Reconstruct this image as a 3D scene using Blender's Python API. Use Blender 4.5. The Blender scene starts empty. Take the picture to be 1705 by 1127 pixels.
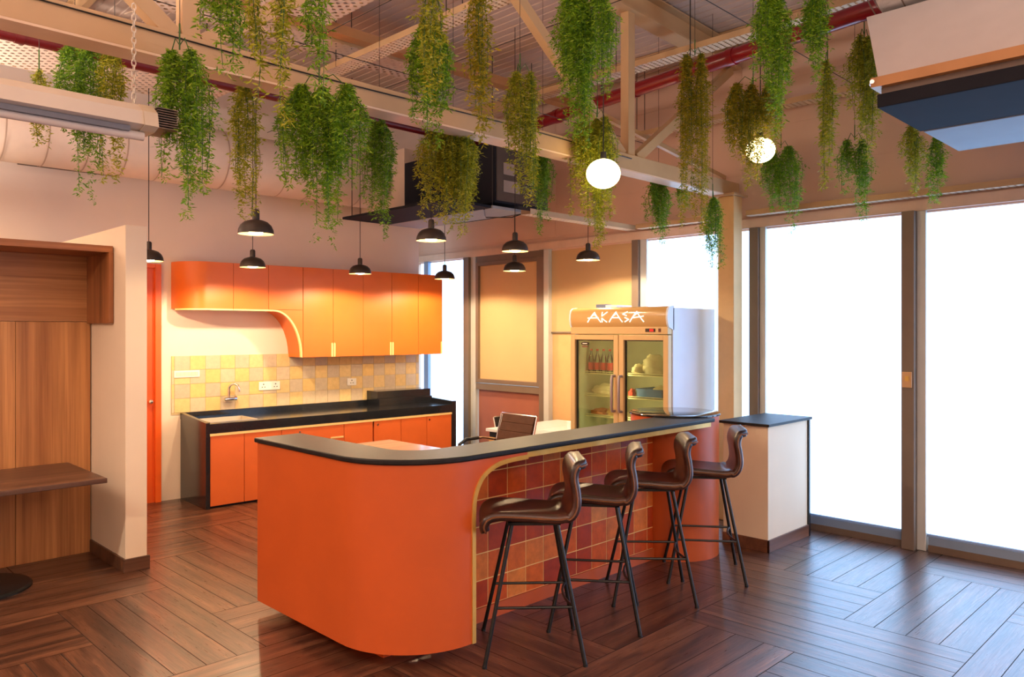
import bpy, bmesh, math, random
import numpy as np
from mathutils import Vector, Matrix
random.seed(7); rng = np.random.default_rng(7)
SC = bpy.context.scene
COL = SC.collection
PI = math.pi

# ------------------------------------------------------------------ materials
def lin(c):
    return tuple((x/255/12.92) if x/255 <= .04045 else ((x/255+.055)/1.055)**2.4 for x in c)
def rgba(c): return (*lin(c), 1.0)
class NT:
    def __init__(s, name):
        s.m = bpy.data.materials.new(name); s.m.use_nodes = True
        s.t = s.m.node_tree; s.n = s.t.nodes; s.l = s.t.links
        s.n.clear(); s.out = s.n.new('ShaderNodeOutputMaterial')
    def new(s, typ, **kw):
        n = s.n.new('ShaderNode'+typ)
        for k, v in kw.items(): setattr(n, k, v)
        return n
    def link(s, a, b): s.l.new(a, b)
    def math(s, op, a, b=None):
        n = s.new('Math', operation=op)
        for i, x in enumerate((a, b)):
            if x is None: continue
            if isinstance(x, (int, float)): n.inputs[i].default_value = x
            else: s.link(x, n.inputs[i])
        return n.outputs[0]
    def mix(s, fac, a, b, blend='MIX'):
        n = s.new('Mix', data_type='RGBA', blend_type=blend)
        for i, x in ((0, fac), (6, a), (7, b)):
            if isinstance(x, (int, float)): n.inputs[i].default_value = x
            elif isinstance(x, tuple): n.inputs[i].default_value = x
            else: s.link(x, n.inputs[i])
        return n.outputs[2]
    def ramp(s, fac, stops):
        n = s.new('ValToRGB'); e = n.color_ramp.elements
        while len(e) > 1: e.remove(e[-1])
        e[0].position = stops[0][0]; e[0].color = stops[0][1]
        for p, c in stops[1:]:
            x = e.new(p); x.color = c
        s.link(fac, n.inputs[0]); return n.outputs[0]
    def noise(s, vec, scale, detail=4, rough=.55):
        n = s.new('TexNoise'); n.inputs['Scale'].default_value = scale
        n.inputs['Detail'].default_value = detail; n.inputs['Roughness'].default_value = rough
        if vec is not None: s.link(vec, n.inputs['Vector'])
        return n.outputs['Fac']
    def mapping(s, vec, scale=(1,1,1), loc=(0,0,0)):
        n = s.new('Mapping'); n.inputs['Scale'].default_value = scale; n.inputs['Location'].default_value = loc
        s.link(vec, n.inputs['Vector']); return n.outputs[0]
    def bump(s, h, strength=.2, dist=.01):
        n = s.new('Bump'); n.inputs['Strength'].default_value = strength; n.inputs['Distance'].default_value = dist
        s.link(h, n.inputs['Height']); return n.outputs[0]
    def bsdf(s, color, rough=.5, metal=0., coat=0., normal=None, spec=.5):
        b = s.new('BsdfPrincipled')
        for k, v in (('Base Color', color), ('Roughness', rough), ('Metallic', metal), ('Coat Weight', coat), ('Specular IOR Level', spec)):
            if isinstance(v, (int, float, tuple)): b.inputs[k].default_value = v
            else: s.link(v, b.inputs[k])
        b.inputs['Coat Roughness'].default_value = .12
        if normal is not None: s.link(normal, b.inputs['Normal'])
        return b
    def done(s, sh):
        s.link(sh.outputs[0] if hasattr(sh, 'outputs') else sh, s.out.inputs[0]); return s.m

def plain(name, c, rough=.5, metal=0., coat=0., var=.06, scale=6., bump=0., spec=.5):
    t = NT(name); tc = t.new('TexCoord')
    f = t.noise(tc.outputs['Object'], scale, 3)
    d = tuple(x*(1-var) for x in lin(c)) + (1,); u = tuple(min(1, x*(1+var)) for x in lin(c)) + (1,)
    colr = t.ramp(f, [(.3, d), (.7, u)])
    nm = t.bump(t.noise(tc.outputs['Object'], scale*14, 4), bump, .004) if bump else None
    return t.done(t.bsdf(colr, rough, metal, coat, nm, spec))

def wood(name, dark, light, axis, rough=.45, coat=0., scale=1., streak=None):
    t = NT(name); tc = t.new('TexCoord')
    sc = {'x': (.35, 9, 9), 'y': (9, .35, 9), 'z': (9, 9, .35)}[axis]
    sc2 = {'x': (1.2, 60, 60), 'y': (60, 1.2, 60), 'z': (60, 60, 1.2)}[axis]
    a = t.noise(t.mapping(tc.outputs['Object'], tuple(k*scale for k in sc)), 1.0, 6, .6)
    b = t.noise(t.mapping(tc.outputs['Object'], tuple(k*scale for k in sc2)), 1.0, 3, .6)
    base = t.ramp(a, [(.32, rgba(dark)), (.5, rgba(tuple((x+y)/2 for x, y in zip(dark, light)))), (.66, rgba(light))])
    fine = t.ramp(b, [(.35, (.72, .68, .64, 1)), (.6, (1, 1, 1, 1))])
    c = t.mix(.75, base, fine, 'MULTIPLY')
    return t.done(t.bsdf(c, rough, 0, coat, t.bump(b, .15, .002)))

def emit(name, c, s):
    t = NT(name); e = t.new('Emission'); e.inputs[0].default_value = rgba(c); e.inputs[1].default_value = s
    return t.done(e)

def attr_mat(name, stops, rough, coat=0., grout=None, noise_scale=18., noise_amt=.35, bump=.25, spec=.5):
    t = NT(name); tc = t.new('TexCoord')
    a = t.new('Attribute', attribute_name='rnd')
    c = t.ramp(a.outputs['Fac'], stops)
    n = t.noise(tc.outputs['Object'], noise_scale, 5, .65)
    c2 = t.mix(noise_amt, c, t.ramp(n, [(.3, (.35, .33, .3, 1)), (.65, (1.0, 1.0, 1.0, 1))]), 'MULTIPLY')
    return t.done(t.bsdf(c2, rough, 0, coat, t.bump(n, bump, .004), spec))

M = {}
M['orange'] = plain('orange_laminate', (190, 82, 30), .42, var=.05, scale=3)
M['orange_lit'] = plain('orange_laminate_lit', (220, 108, 36), .42, var=.05, scale=3)  # upper cabinets: warm lamp light painted in as a yellower orange
M['orange_base'] = plain('orange_laminate_base', (218, 104, 46), .42, var=.05, scale=3)
M['orange_dark'] = plain('orange_paint_door', (212, 84, 24), .4, var=.05)
M['cream'] = plain('cream_plaster', (226, 205, 178), .8, var=.03, scale=2, bump=.06)
M['wallup'] = plain('back_wall_plaster', (232, 214, 200), .85, var=.03, scale=1.5, bump=.05)
M['fascia'] = plain('fascia_panel', (214, 182, 164), .6, var=.04, scale=1.5)
M['roof'] = plain('roof_sheet', (196, 172, 158), .45, var=.06, scale=1.2)
M['steel'] = plain('beige_painted_steel', (192, 158, 118), .42, var=.07, scale=3)
M['tray'] = None
M['trim_cream'] = plain('cream_edge_band', (240, 205, 140), .4, var=.03)
M['brass'] = plain('brass_strip', (214, 168, 84), .38, .35, var=.08, scale=14)
M['black'] = plain('black_plastic', (18, 18, 20), .45, var=.05)
M['metal_black'] = plain('black_steel_tube', (24, 22, 22), .38, .3, var=.05)
M['chrome'] = plain('chrome', (225, 225, 228), .12, 1.0, var=.02)
M['steel_sink'] = plain('brushed_steel', (214, 204, 190), .4, .45, var=.04)
M['white'] = plain('white_enamel', (236, 236, 236), .35, var=.02)
M['fridge_white'] = plain('fridge_enamel', (214, 222, 236), .3, var=.02)
M['fridge_front'] = plain('fridge_champagne_front', (206, 176, 130), .32, .15, var=.02)
M['red_dark'] = plain('dark_red_pipe_paint', (92, 8, 14), .4, var=.05)
M['red'] = plain('red_pipe_paint', (128, 6, 20), .28, var=.05, coat=.3)
M['duct'] = plain('beige_duct', (222, 204, 188), .5, var=.04)
M['plenum_white'] = plain('duct_insulation_white', (196, 190, 192), .6, var=.03)
M['copper'] = plain('copper_flange', (186, 138, 94), .45, .2, var=.06)
M['ac_black'] = plain('ac_dark_panel', (40, 42, 50), .85, var=.06, spec=.08)
M['ac_grey'] = plain('ac_light_panel', (136, 144, 154), .75, var=.03)
M['silver'] = plain('foil_duct', (214, 210, 208), .28, .8, var=.1, scale=16, bump=.3)
M['mull'] = plain('window_mullion', (118, 102, 90), .45, .2, var=.04)
M['mull_light'] = plain('window_mullion_light', (196, 198, 196), .4, .2, var=.03)
M['sill'] = plain('window_sill_brown', (104, 84, 70), .5, var=.05)
M['rail'] = plain('blind_bottom_rail', (128, 146, 172), .45, .2, var=.04)
M['tan'] = plain('tan_roller_fabric', (198, 164, 120), .75, var=.03, scale=2)
M['redbrown'] = plain('lower_glazing_film', (150, 92, 76), .4, var=.04)
M['leather'] = None
M['stitch'] = plain('tan_piping', (112, 66, 34), .55, var=.1)
M['white_sock'] = plain('white_socket_plate', (240, 238, 232), .35, var=.02)
M['greyslot'] = plain('grey_slot', (120, 112, 100), .5)
M['shade'] = plain('dome_bronze_black', (62, 52, 46), .38, .3, var=.05)
M['shade_in'] = plain('dome_white_lining', (244, 226, 190), .5, var=.01)
M['bulb'] = emit('bulb_glow', (255, 214, 150), 24)
M['globe'] = emit('opal_globe_glow', (255, 226, 160), 6.5)
M['table_dark'] = wood('dark_table_wood', (62, 42, 34), (112, 76, 58), 'x', .35)
M['table_pale'] = wood('pale_table_wood', (160, 118, 92), (206, 168, 140), 'x', .3, .3)
M['panel_v'] = wood('panel_wood_vertical', (152, 94, 50), (200, 138, 80), 'z', .45)
M['panel_h'] = wood('panel_wood_horizontal', (148, 90, 48), (196, 134, 78), 'x', .45)
M['panel_trim'] = wood('panel_wood_trim', (126, 74, 40), (172, 108, 62), 'z', .45)
M['trim_x'] = wood('panel_wood_trim_long', (126, 74, 40), (172, 108, 62), 'x', .45)
M['skirt'] = wood('skirting_wood_tile', (70, 46, 34), (112, 74, 52), 'x', .4)
M['bread'] = plain('brown_food_wrap', (186, 110, 48), .5, var=.2, scale=30)
M['bag'] = plain('cream_plastic_bag', (232, 214, 166), .4, var=.08, scale=12, bump=.5)
M['blue'] = plain('blue_tray_plastic', (66, 118, 176), .4)
M['redlabel'] = plain('red_label', (208, 60, 40), .5, var=.1)
M['display'] = plain('dark_display', (40, 14, 14), .3)
M['led'] = emit('red_led', (255, 40, 30), 1.6)
M['letter'] = emit('emissive_letter', (255, 250, 236), 1.3)  # white lettering with emission in its material
M['fridge_in'] = plain('fridge_liner', (206, 204, 170), .5)
M['paper'] = plain('paper_white', (240, 240, 238), .6)
M['desk'] = plain('white_desk_laminate', (206, 212, 220), .3, var=.02)
M['leather_chair'] = plain('brown_chair_leather', (76, 46, 34), .6, var=.12, scale=10, spec=.2)
M['shelf'] = plain('shelf_wire_cream', (236, 222, 168), .4)

def granite():
    t = NT('black_granite'); tc = t.new('TexCoord')
    v = t.new('TexVoronoi'); v.inputs['Scale'].default_value = 160; t.link(tc.outputs['Object'], v.inputs['Vector'])
    c = t.ramp(v.outputs['Distance'], [(.0, rgba((72, 76, 88))), (.25, rgba((32, 35, 42))), (1, rgba((22, 24, 29)))])
    return t.done(t.bsdf(c, .16, 0, .2))
M['granite'] = granite()
def top_black():
    t = NT('black_solid_counter'); tc = t.new('TexCoord')
    n = t.noise(tc.outputs['Object'], 30, 3)
    c = t.ramp(n, [(.3, rgba((24, 22, 23))), (.7, rgba((36, 32, 32)))])
    return t.done(t.bsdf(c, .5, 0, 0, spec=.22))
M['counter'] = top_black()
def leather():
    t = NT('worn_brown_leather'); tc = t.new('TexCoord')
    a = t.noise(tc.outputs['Object'], 7, 5, .6); b = t.noise(tc.outputs['Object'], 160, 3)
    c = t.ramp(a, [(.3, rgba((34, 16, 12))), (.55, rgba((60, 29, 20))), (.8, rgba((96, 50, 32)))])
    return t.done(t.bsdf(c, .34, 0, .15, t.bump(b, .2, .002)))
M['leather'] = leather()
def holes(name, c, sx, sy, r, plane='xy'):
    """painted sheet metal with real see-through perforations"""
    t = NT(name); tc = t.new('TexCoord'); sp = t.new('SeparateXYZ'); t.link(tc.outputs['Object'], sp.inputs[0])
    X, Y = sp.outputs[0], sp.outputs[1]
    if plane == 'xz': Y = sp.outputs[2]
    if plane == 'yz': X, Y = sp.outputs[1], sp.outputs[2]
    row = t.math('FLOOR', t.math('DIVIDE', Y, sy))
    off = t.math('MULTIPLY', t.math('MODULO', t.math('ABSOLUTE', row), 2.0), .5)
    fx = t.math('SUBTRACT', t.math('FRACT', t.math('ADD', t.math('DIVIDE', X, sx), off)), .5)
    fy = t.math('SUBTRACT', t.math('FRACT', t.math('DIVIDE', Y, sy)), .5)
    d = t.math('ADD', t.math('POWER', t.math('MULTIPLY', fx, sx), 2.0), t.math('POWER', t.math('MULTIPLY', fy, sy), 2.0))
    k = t.math('LESS_THAN', d, r*r)
    b = t.bsdf(rgba(c), .5)
    tr = t.new('BsdfTransparent'); mx = t.new('MixShader')
    t.link(k, mx.inputs[0]); t.link(b.outputs[0], mx.inputs[1]); t.link(tr.outputs[0], mx.inputs[2])
    return t.done(mx)
M['perf'] = holes('perforated_sheet', (214, 190, 172), .085, .042, .016)
M['tray'] = holes('slotted_tray_x', (226, 204, 176), .05, .03, .011)
M['tray_y'] = holes('slotted_tray_y', (226, 204, 176), .03, .05, .011)
def glass():
    t = NT('thin_fridge_glass')
    tr = t.new('BsdfTransparent'); tr.inputs[0].default_value = (.80, .84, .74, 1)
    gl = t.new('BsdfGlossy'); gl.inputs['Roughness'].default_value = .03
    fr = t.new('Fresnel'); fr.inputs[0].default_value = 1.45
    mx = t.new('MixShader'); t.link(fr.outputs[0], mx.inputs[0]); t.link(tr.outputs[0], mx.inputs[1]); t.link(gl.outputs[0], mx.inputs[2])
    return t.done(mx)
M['glass'] = glass()
def bottleglass():
    t = NT('clear_bottle')
    tr = t.new('BsdfTransparent'); tr.inputs[0].default_value = (.82, .88, .82, 1)
    gl = t.new('BsdfGlossy'); gl.inputs['Roughness'].default_value = .05
    lw = t.new('LayerWeight'); lw.inputs[0].default_value = .5
    mx = t.new('MixShader'); t.link(lw.outputs['Fresnel'], mx.inputs[0]); t.link(tr.outputs[0], mx.inputs[1]); t.link(gl.outputs[0], mx.inputs[2])
    return t.done(mx)
M['bottle'] = bottleglass()
BLIND = 2.6
def blind():
    """daylit translucent roller fabric: glows with the day behind it, faint weave"""
    t = NT('daylit_white_roller_fabric'); tc = t.new('TexCoord')
    n = t.noise(t.mapping(tc.outputs['Object'], (1.2, 1.6, .25)), 1.0, 2)
    c = t.ramp(n, [(.3, (.30, .58, 1, 1)), (.7, (.37, .63, 1, 1))])
    e = t.new('Emission'); t.link(c, e.inputs[0]); e.inputs[1].default_value = BLIND
    d = t.new('BsdfDiffuse'); d.inputs[0].default_value = (.7, .72, .75, 1)
    ad = t.new('AddShader'); t.link(e.outputs[0], ad.inputs[0]); t.link(d.outputs[0], ad.inputs[1])
    return t.done(ad)
M['blind'] = blind()
def floor_mat():
    t = NT('wood_plank_tile'); uv = t.new('UVMap'); uv.uv_map = 'UVMap'
    a = t.new('Attribute', attribute_name='rnd')
    sp = t.new('SeparateXYZ'); t.link(uv.outputs[0], sp.inputs[0])
    cb = t.new('CombineXYZ'); t.link(sp.outputs[0], cb.inputs[0]); t.link(sp.outputs[1], cb.inputs[1])
    t.link(t.math('MULTIPLY', a.outputs['Fac'], 37.0), cb.inputs[2])
    v = cb.outputs[0]
    g1 = t.noise(t.mapping(v, (1.3, 14, 1)), 1.0, 6, .62)
    g2 = t.noise(t.mapping(v, (5, 120, 1)), 1.0, 4, .6)
    base = t.ramp(g1, [(.28, rgba((44, 27, 22))), (.44, rgba((78, 47, 34))), (.58, rgba((108, 68, 48))), (.74, rgba((136, 92, 66)))])
    fine = t.ramp(g2, [(.33, (.55, .52, .5, 1)), (.58, (1, 1, 1, 1))])
    c = t.mix(.7, base, fine, 'MULTIPLY')
    tint = t.ramp(a.outputs['Fac'], [(0, (.66, .62, .6, 1)), (.5, (.9, .88, .86, 1)), (1, (1.0, 1.0, 1.0, 1))])
    c = t.mix(1.0, c, tint, 'MULTIPLY')
    rg = t.ramp(g2, [(.3, (.4, .4, .4, 1)), (.7, (.26, .26, .26, 1))])
    b = t.bsdf(c, rg, 0, .35, t.bump(g2, .25, .002), .6); b.inputs['Coat Roughness'].default_value = .3
    return t.done(b)
M['floor'] = floor_mat()
M['grout'] = plain('floor_joint', (46, 32, 26), .7)
M['splash'] = attr_mat('splash_stone_tile', [(0, rgba((232, 196, 124))), (.45, rgba((226, 200, 148))), (.55, rgba((214, 196, 166))), (1, rgba((202, 184, 160)))], .4, noise_amt=.22, noise_scale=22)
M['splash_grout'] = plain('splash_joint', (196, 176, 136), .8)
M['terra'] = attr_mat('terracotta_tile', [(0, rgba((176, 56, 18))), (.35, rgba((196, 70, 20))), (.7, rgba((220, 92, 26))), (1, rgba((236, 136, 60)))], .42, 0, noise_amt=.42, spec=.3, noise_scale=16)
M['terra_grout'] = plain('terracotta_joint', (244, 196, 120), .8)
def leafmat(name, c0, c1, c2):
    t = NT(name); a = t.new('Attribute', attribute_name='rnd')
    c = t.ramp(a.outputs['Fac'], [(0, rgba(c0)), (.5, rgba(c1)), (1, rgba(c2))])
    d = t.bsdf(c, .5); tr = t.new('BsdfTranslucent'); t.link(c, tr.inputs[0])
    mx = t.new('MixShader'); mx.inputs[0].default_value = .45
    t.link(d.outputs[0], mx.inputs[1]); t.link(tr.outputs[0], mx.inputs[2])
    return t.done(mx)
M['leaf_green'] = leafmat('leaf_green', (78, 122, 14), (126, 172, 26), (182, 206, 58))
M['leaf_deep'] = leafmat('leaf_deep_green', (72, 118, 18), (114, 160, 30), (160, 190, 56))
M['leaf_olive'] = leafmat('leaf_olive', (118, 128, 20), (164, 168, 34), (206, 198, 64))
M['leaf_yellow'] = leafmat('leaf_yellow_green', (110, 116, 12), (160, 150, 20), (200, 172, 36))
M['stem'] = plain('plant_stem', (52, 92, 30), .6)
M['wire'] = plain('thin_dark_wire', (40, 34, 30), .6)

# ------------------------------------------------------------------ mesh builder
class Frame:
    def __init__(s, o=(0, 0, 0), a=0.): s.m = Matrix.Translation(Vector(o)) @ Matrix.Rotation(a, 4, 'Z')
    def p(s, x, y, z=0): return s.m @ Vector((x, y, z))
W = Frame()
class MB:
    def __init__(s, frame=W): s.v = []; s.f = []; s.mi = []; s.at = []; s.fr = frame
    def add(s, vs, fs, mi=0, at=0.):
        b = len(s.v); s.v += [tuple(v) for v in vs]
        for f in fs: s.f.append([b+i for i in f]); s.mi.append(mi); s.at.append(at)
        return s
    def box(s, x0, y0, z0, x1, y1, z1, mi=0, at=0.):
        x0, x1 = min(x0, x1), max(x0, x1); y0, y1 = min(y0, y1), max(y0, y1); z0, z1 = min(z0, z1), max(z0, z1)
        v = [(x, y, z) for z in (z0, z1) for y in (y0, y1) for x in (x0, x1)]
        return s.add(v, [(0, 2, 3, 1), (4, 5, 7, 6), (0, 1, 5, 4), (2, 6, 7, 3), (0, 4, 6, 2), (1, 3, 7, 5)], mi, at)
    def prism(s, poly, a, b, axis='z', mi=0, at=0.):
        """2-D outline extruded from a to b along axis; (p, q) are the two other axes in order"""
        def pt(p, q, r): return {'z': (p, q, r), 'y': (p, r, q), 'x': (r, p, q)}[axis]
        n = len(poly)
        v = [pt(p, q, a) for p, q in poly] + [pt(p, q, b) for p, q in poly]
        fs = [tuple(range(n))[::-1], tuple(range(n, 2*n))] + [(i, (i+1) % n, n+(i+1) % n, n+i) for i in range(n)]
        return s.add(v, fs, mi, at)
    def strip(s, outer, inner, a, b, axis='z', mi=0):
        """band between two open polylines of equal length, extruded a..b"""
        def pt(p, q, r): return {'z': (p, q, r), 'y': (p, r, q), 'x': (r, p, q)}[axis]
        n = len(outer); v = []
        for L in (outer, inner):
            for r in (a, b): v += [pt(p, q, r) for p, q in L]
        oa, ob, ia, ib = 0, n, 2*n, 3*n; fs = []
        for i in range(n-1):
            fs += [(oa+i, oa+i+1, ob+i+1, ob+i), (ia+i, ib+i, ib+i+1, ia+i+1), (ob+i, ob+i+1, ib+i+1, ib+i), (oa+i, ia+i, ia+i+1, oa+i+1)]
        fs += [(oa, ob, ib, ia), (oa+n-1, ia+n-1, ib+n-1, ob+n-1)]
        return s.add(v, fs, mi)
    def tube(s, pts, r, seg=8, mi=0, at=0., cap=True):
        P = [Vector(p) for p in pts]; n = len(P)
        rs = r if isinstance(r, (list, tuple)) else [r]*n
        T = [(P[min(i+1, n-1)]-P[max(i-1, 0)]).normalized() for i in range(n)]
        u = T[0].orthogonal().normalized(); vs = []
        for i in range(n):
            u = (u - T[i]*u.dot(T[i]))
            u = u.normalized() if u.length > 1e-6 else T[i].orthogonal().normalized()
            w = T[i].cross(u)
            vs += [P[i] + (u*math.cos(2*PI*k/seg)+w*math.sin(2*PI*k/seg))*rs[i] for k in range(seg)]
        fs = [(i*seg+k, i*seg+(k+1) % seg, (i+1)*seg+(k+1) % seg, (i+1)*seg+k) for i in range(n-1) for k in range(seg)]
        if cap: fs += [tuple(range(seg))[::-1], tuple((n-1)*seg+k for k in range(seg))]
        return s.add(vs, fs, mi, at)
    def lathe(s, prof, c=(0, 0, 0), seg=24, mi=0, at=0.):
        vs = []; fs = []; n = len(prof)
        for r, z in prof:
            r = max(r, 1e-4)
            vs += [(c[0]+r*math.cos(2*PI*k/seg), c[1]+r*math.sin(2*PI*k/seg), c[2]+z) for k in range(seg)]
        for i in range(n-1):
            fs += [(i*seg+k, i*seg+(k+1) % seg, (i+1)*seg+(k+1) % seg, (i+1)*seg+k) for k in range(seg)]
        if prof[0][0] > 1e-3: fs.append(tuple(range(seg))[::-1])
        if prof[-1][0] > 1e-3: fs.append(tuple((n-1)*seg+k for k in range(seg)))
        return s.add(vs, fs, mi, at)
    def ball(s, c, r, seg=24, mi=0):
        if not isinstance(r, tuple): r = (r, r, r)
        n = 14; b = MB(); b.lathe([(math.sin(PI*i/n), -math.cos(PI*i/n)) for i in range(n+1)], seg=seg)
        return s.add([(c[0]+x*r[0], c[1]+y*r[1], c[2]+z*r[2]) for x, y, z in b.v], b.f, mi)
    def grid(s, P, mi=0, at=0.):
        """P[i][j] points -> quads"""
        n, m = len(P), len(P[0])
        return s.add([p for row in P for p in row], [(i*m+j, i*m+j+1, (i+1)*m+j+1, (i+1)*m+j) for i in range(n-1) for j in range(m-1)], mi, at)
    def build(s, name, mats, parent=None, smooth=None, bevel=0., flip=True, sub=0, solid=0., seg=2):
        me = bpy.data.meshes.new(name)
        V = np.array(s.v, float)
        m = np.array(s.fr.m); V = V @ m[:3, :3].T + m[:3, 3]
        if parent is not None:
            inv = np.array(world(parent).inverted()); V = V @ inv[:3, :3].T + inv[:3, 3]
        me.from_pydata(V.tolist(), [], s.f)
        for x in (mats if isinstance(mats, (list, tuple)) else [mats]): me.materials.append(x)
        me.polygons.foreach_set('material_index', s.mi)
        if any(s.at):
            a = me.attributes.new('rnd', 'FLOAT', 'FACE'); a.data.foreach_set('value', s.at)
        if flip:
            bm = bmesh.new(); bm.from_mesh(me); bmesh.ops.recalc_face_normals(bm, faces=bm.faces); bm.to_mesh(me); bm.free()
        if smooth is not None:
            me.polygons.foreach_set('use_smooth', [True]*len(me.polygons)); me.set_sharp_from_angle(angle=math.radians(smooth))
        me.update()
        o = bpy.data.objects.new(name, me); COL.objects.link(o)
        if parent is not None: o.parent = parent
        if solid:
            d = o.modifiers.new('solid', 'SOLIDIFY'); d.thickness = solid; d.offset = 0
        if bevel:
            d = o.modifiers.new('bevel', 'BEVEL'); d.width = bevel; d.segments = seg; d.limit_method = 'ANGLE'; d.angle_limit = math.radians(40)
        if sub:
            d = o.modifiers.new('sub', 'SUBSURF'); d.levels = sub; d.render_levels = sub
        return o
def world(o):
    m = o.matrix_basis.copy()
    while o.parent is not None: o = o.parent; m = o.matrix_basis @ m
    return m
def tag(o, label, cat, group=None):
    o['label'] = label; o['category'] = cat
    if group: o['group'] = group
    return o
def thing(name, label, cat, loc=(0, 0, 0), rot=0., group=None):
    o = bpy.data.objects.new(name, None); COL.objects.link(o); o.empty_display_size = .1
    o.location = loc; o.rotation_euler = (0, 0, rot)
    return tag(o, label, cat, group)
def struct(o): o['kind'] = 'structure'; return o
def copy_tree(o, parent=None):
    c = o.copy(); COL.objects.link(c)
    if parent is not None: c.parent = parent
    for ch in o.children: copy_tree(ch, c)
    return c
def lamp(name, typ, loc, power, color, parent=None, **kw):
    d = bpy.data.lights.new(name, typ); d.energy = power; d.color = color
    for k, v in kw.items(): setattr(d, k, v)
    o = bpy.data.objects.new(name, d); COL.objects.link(o)
    if parent is not None: o.parent = parent
    o.location = loc; return o
def arc(cx, cy, rx, ry, a0, a1, n=14):
    return [(cx+rx*math.cos(math.radians(a0+(a1-a0)*i/n)), cy+ry*math.sin(math.radians(a0+(a1-a0)*i/n))) for i in range(n+1)]

# ------------------------------------------------------------------ setting
KA = math.radians(-2.5)
K = Frame((3.305, 8.37, 0), KA)            # kitchen wall: x along the wall, -y into the room
WAY = math.radians(89.0-90.0)
def wx(y): return 6.87 + (y-2.3)*math.tan(math.radians(1.0))
Wd = Frame((6.87, 2.3, 0), math.radians(-1.0))   # window wall: local y along the wall, -x into the room

# floor: herringbone of four-plank blocks
fm = bpy.data.meshes.new('floor')
vs, fs, uvs, rn, mi = [], [], [], [], []
A, B = .685, .72; X0, Y0 = 4.86, 1.22; lo = (-3.3, -4.2); hi = (6.95, 8.9); g = .0026
def plank(x0, y0, x1, y1, along):
    r = random.random(); rx, ry = random.uniform(0, 50), random.uniform(0, 50)
    cx0, cx1 = max(x0+g, lo[0]), min(x1-g, hi[0]); cy0, cy1 = max(y0+g, lo[1]), min(y1-g, hi[1])
    if cx1-cx0 < .003 or cy1-cy0 < .003: return
    b = len(vs)
    for x, y in ((cx0, cy0), (cx1, cy0), (cx1, cy1), (cx0, cy1)):
        vs.append((x, y, 0.)); uvs.append((x+rx, y+ry) if along == 'x' else (y+rx, x+ry))
    fs.append((b, b+1, b+2, b+3)); rn.append(r); mi.append(0)
for i in range(-16, 8):
    for j in range(-12, 14):
        t = (i-j) % 4; x, y = X0+i*A, Y0+j*B
        if t == 0:
            for q in range(4): plank(x, y+q*B/4, x+2*A, y+(q+1)*B/4, 'x')
        if t == 3:
            for q in range(4): plank(x+q*A/4, y, x+(q+1)*A/4, y+2*B, 'y')
b = len(vs); vs += [(lo[0], lo[1], -.002), (hi[0], lo[1], -.002), (hi[0], hi[1], -.002), (lo[0], hi[1], -.002)]
fs.append((b, b+1, b+2, b+3)); uvs += [(0, 0)]*4; rn.append(0); mi.append(1)
vs += [(lo[0], lo[1], -.1), (hi[0], lo[1], -.1), (hi[0], hi[1], -.1), (lo[0], hi[1], -.1)]
fs.append((b+7, b+6, b+5, b+4)); uvs += [(0, 0)]*4; rn.append(0); mi.append(1)
fm.from_pydata(vs, [], fs); fm.materials.append(M['floor']); fm.materials.append(M['grout'])
fm.polygons.foreach_set('material_index', mi)
ul = fm.uv_layers.new(name='UVMap'); ul.data.foreach_set('uv', [c for u in uvs for c in u])
a = fm.attributes.new('rnd', 'FLOAT', 'FACE'); a.data.foreach_set('value', rn)
o = bpy.data.objects.new('floor', fm); COL.objects.link(o); struct(o)

# back wall, left wall, rear wall
mb = MB(K); mb.box(-6.6, 0, 0, 3.155, .16, 4.9); struct(mb.build('wall_back', M['wallup']))
mb = MB(); mb.box(-3.4, -4.2, 0, -3.25, 8.9, 5.1); struct(mb.build('wall_left', M['wallup']))
mb = MB(); mb.box(-3.4, -4.35, 0, 7.1, -4.2, 5.1); struct(mb.build('wall_rear', M['wallup']))
# recess beyond the end of the kitchen wall
mb = MB(); mb.box(6.3, 9.0, 0, 7.2, 9.15, 4.9); struct(mb.build('wall_end', M['wallup']))
# fascia above the glazing, horizontal sandwich panels
mb = MB(Wd); y = -6.6
zz = [2.93, 3.30, 3.72, 4.14, 4.56, 4.95]
ys = [-6.6, -3.4, -.28, 1.43, 3.9, 6.75]
for a0, a1 in zip(ys[:-1], ys[1:]):
    for z0, z1 in zip(zz[:-1], zz[1:]): mb.box(.0, a0+.002, z0+.0025, .1, a1-.002, z1-.0025)
mb.box(.004, -6.6, 2.76, .12, 6.75, 4.95)
struct(mb.build('wall_window', M['fascia']))
mb = MB(Wd); mb.box(-.035, -6.6, 2.78, .003, 6.75, 2.87); struct(mb.build('trim_1', plain('window_head_band', (212, 184, 164), .6)))
# roof sheet, ribs along y, falling towards the glazing
def rz(x): return 4.56 + .035*(6.9-x)
P = []; x = -3.4
row = []
while x < 7.1:
    for dx, dz in ((0, 0), (.058, 0), (.063, .007), (.085, .007), (.09, 0)): row.append((x+dx, rz(x+dx)+dz))
    x += .1
mb = MB(); mb.strip(row, [(p, q+.05) for p, q in row], -4.3, 9.1, 'y'); struct(mb.build('ceiling', M['roof']))

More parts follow.
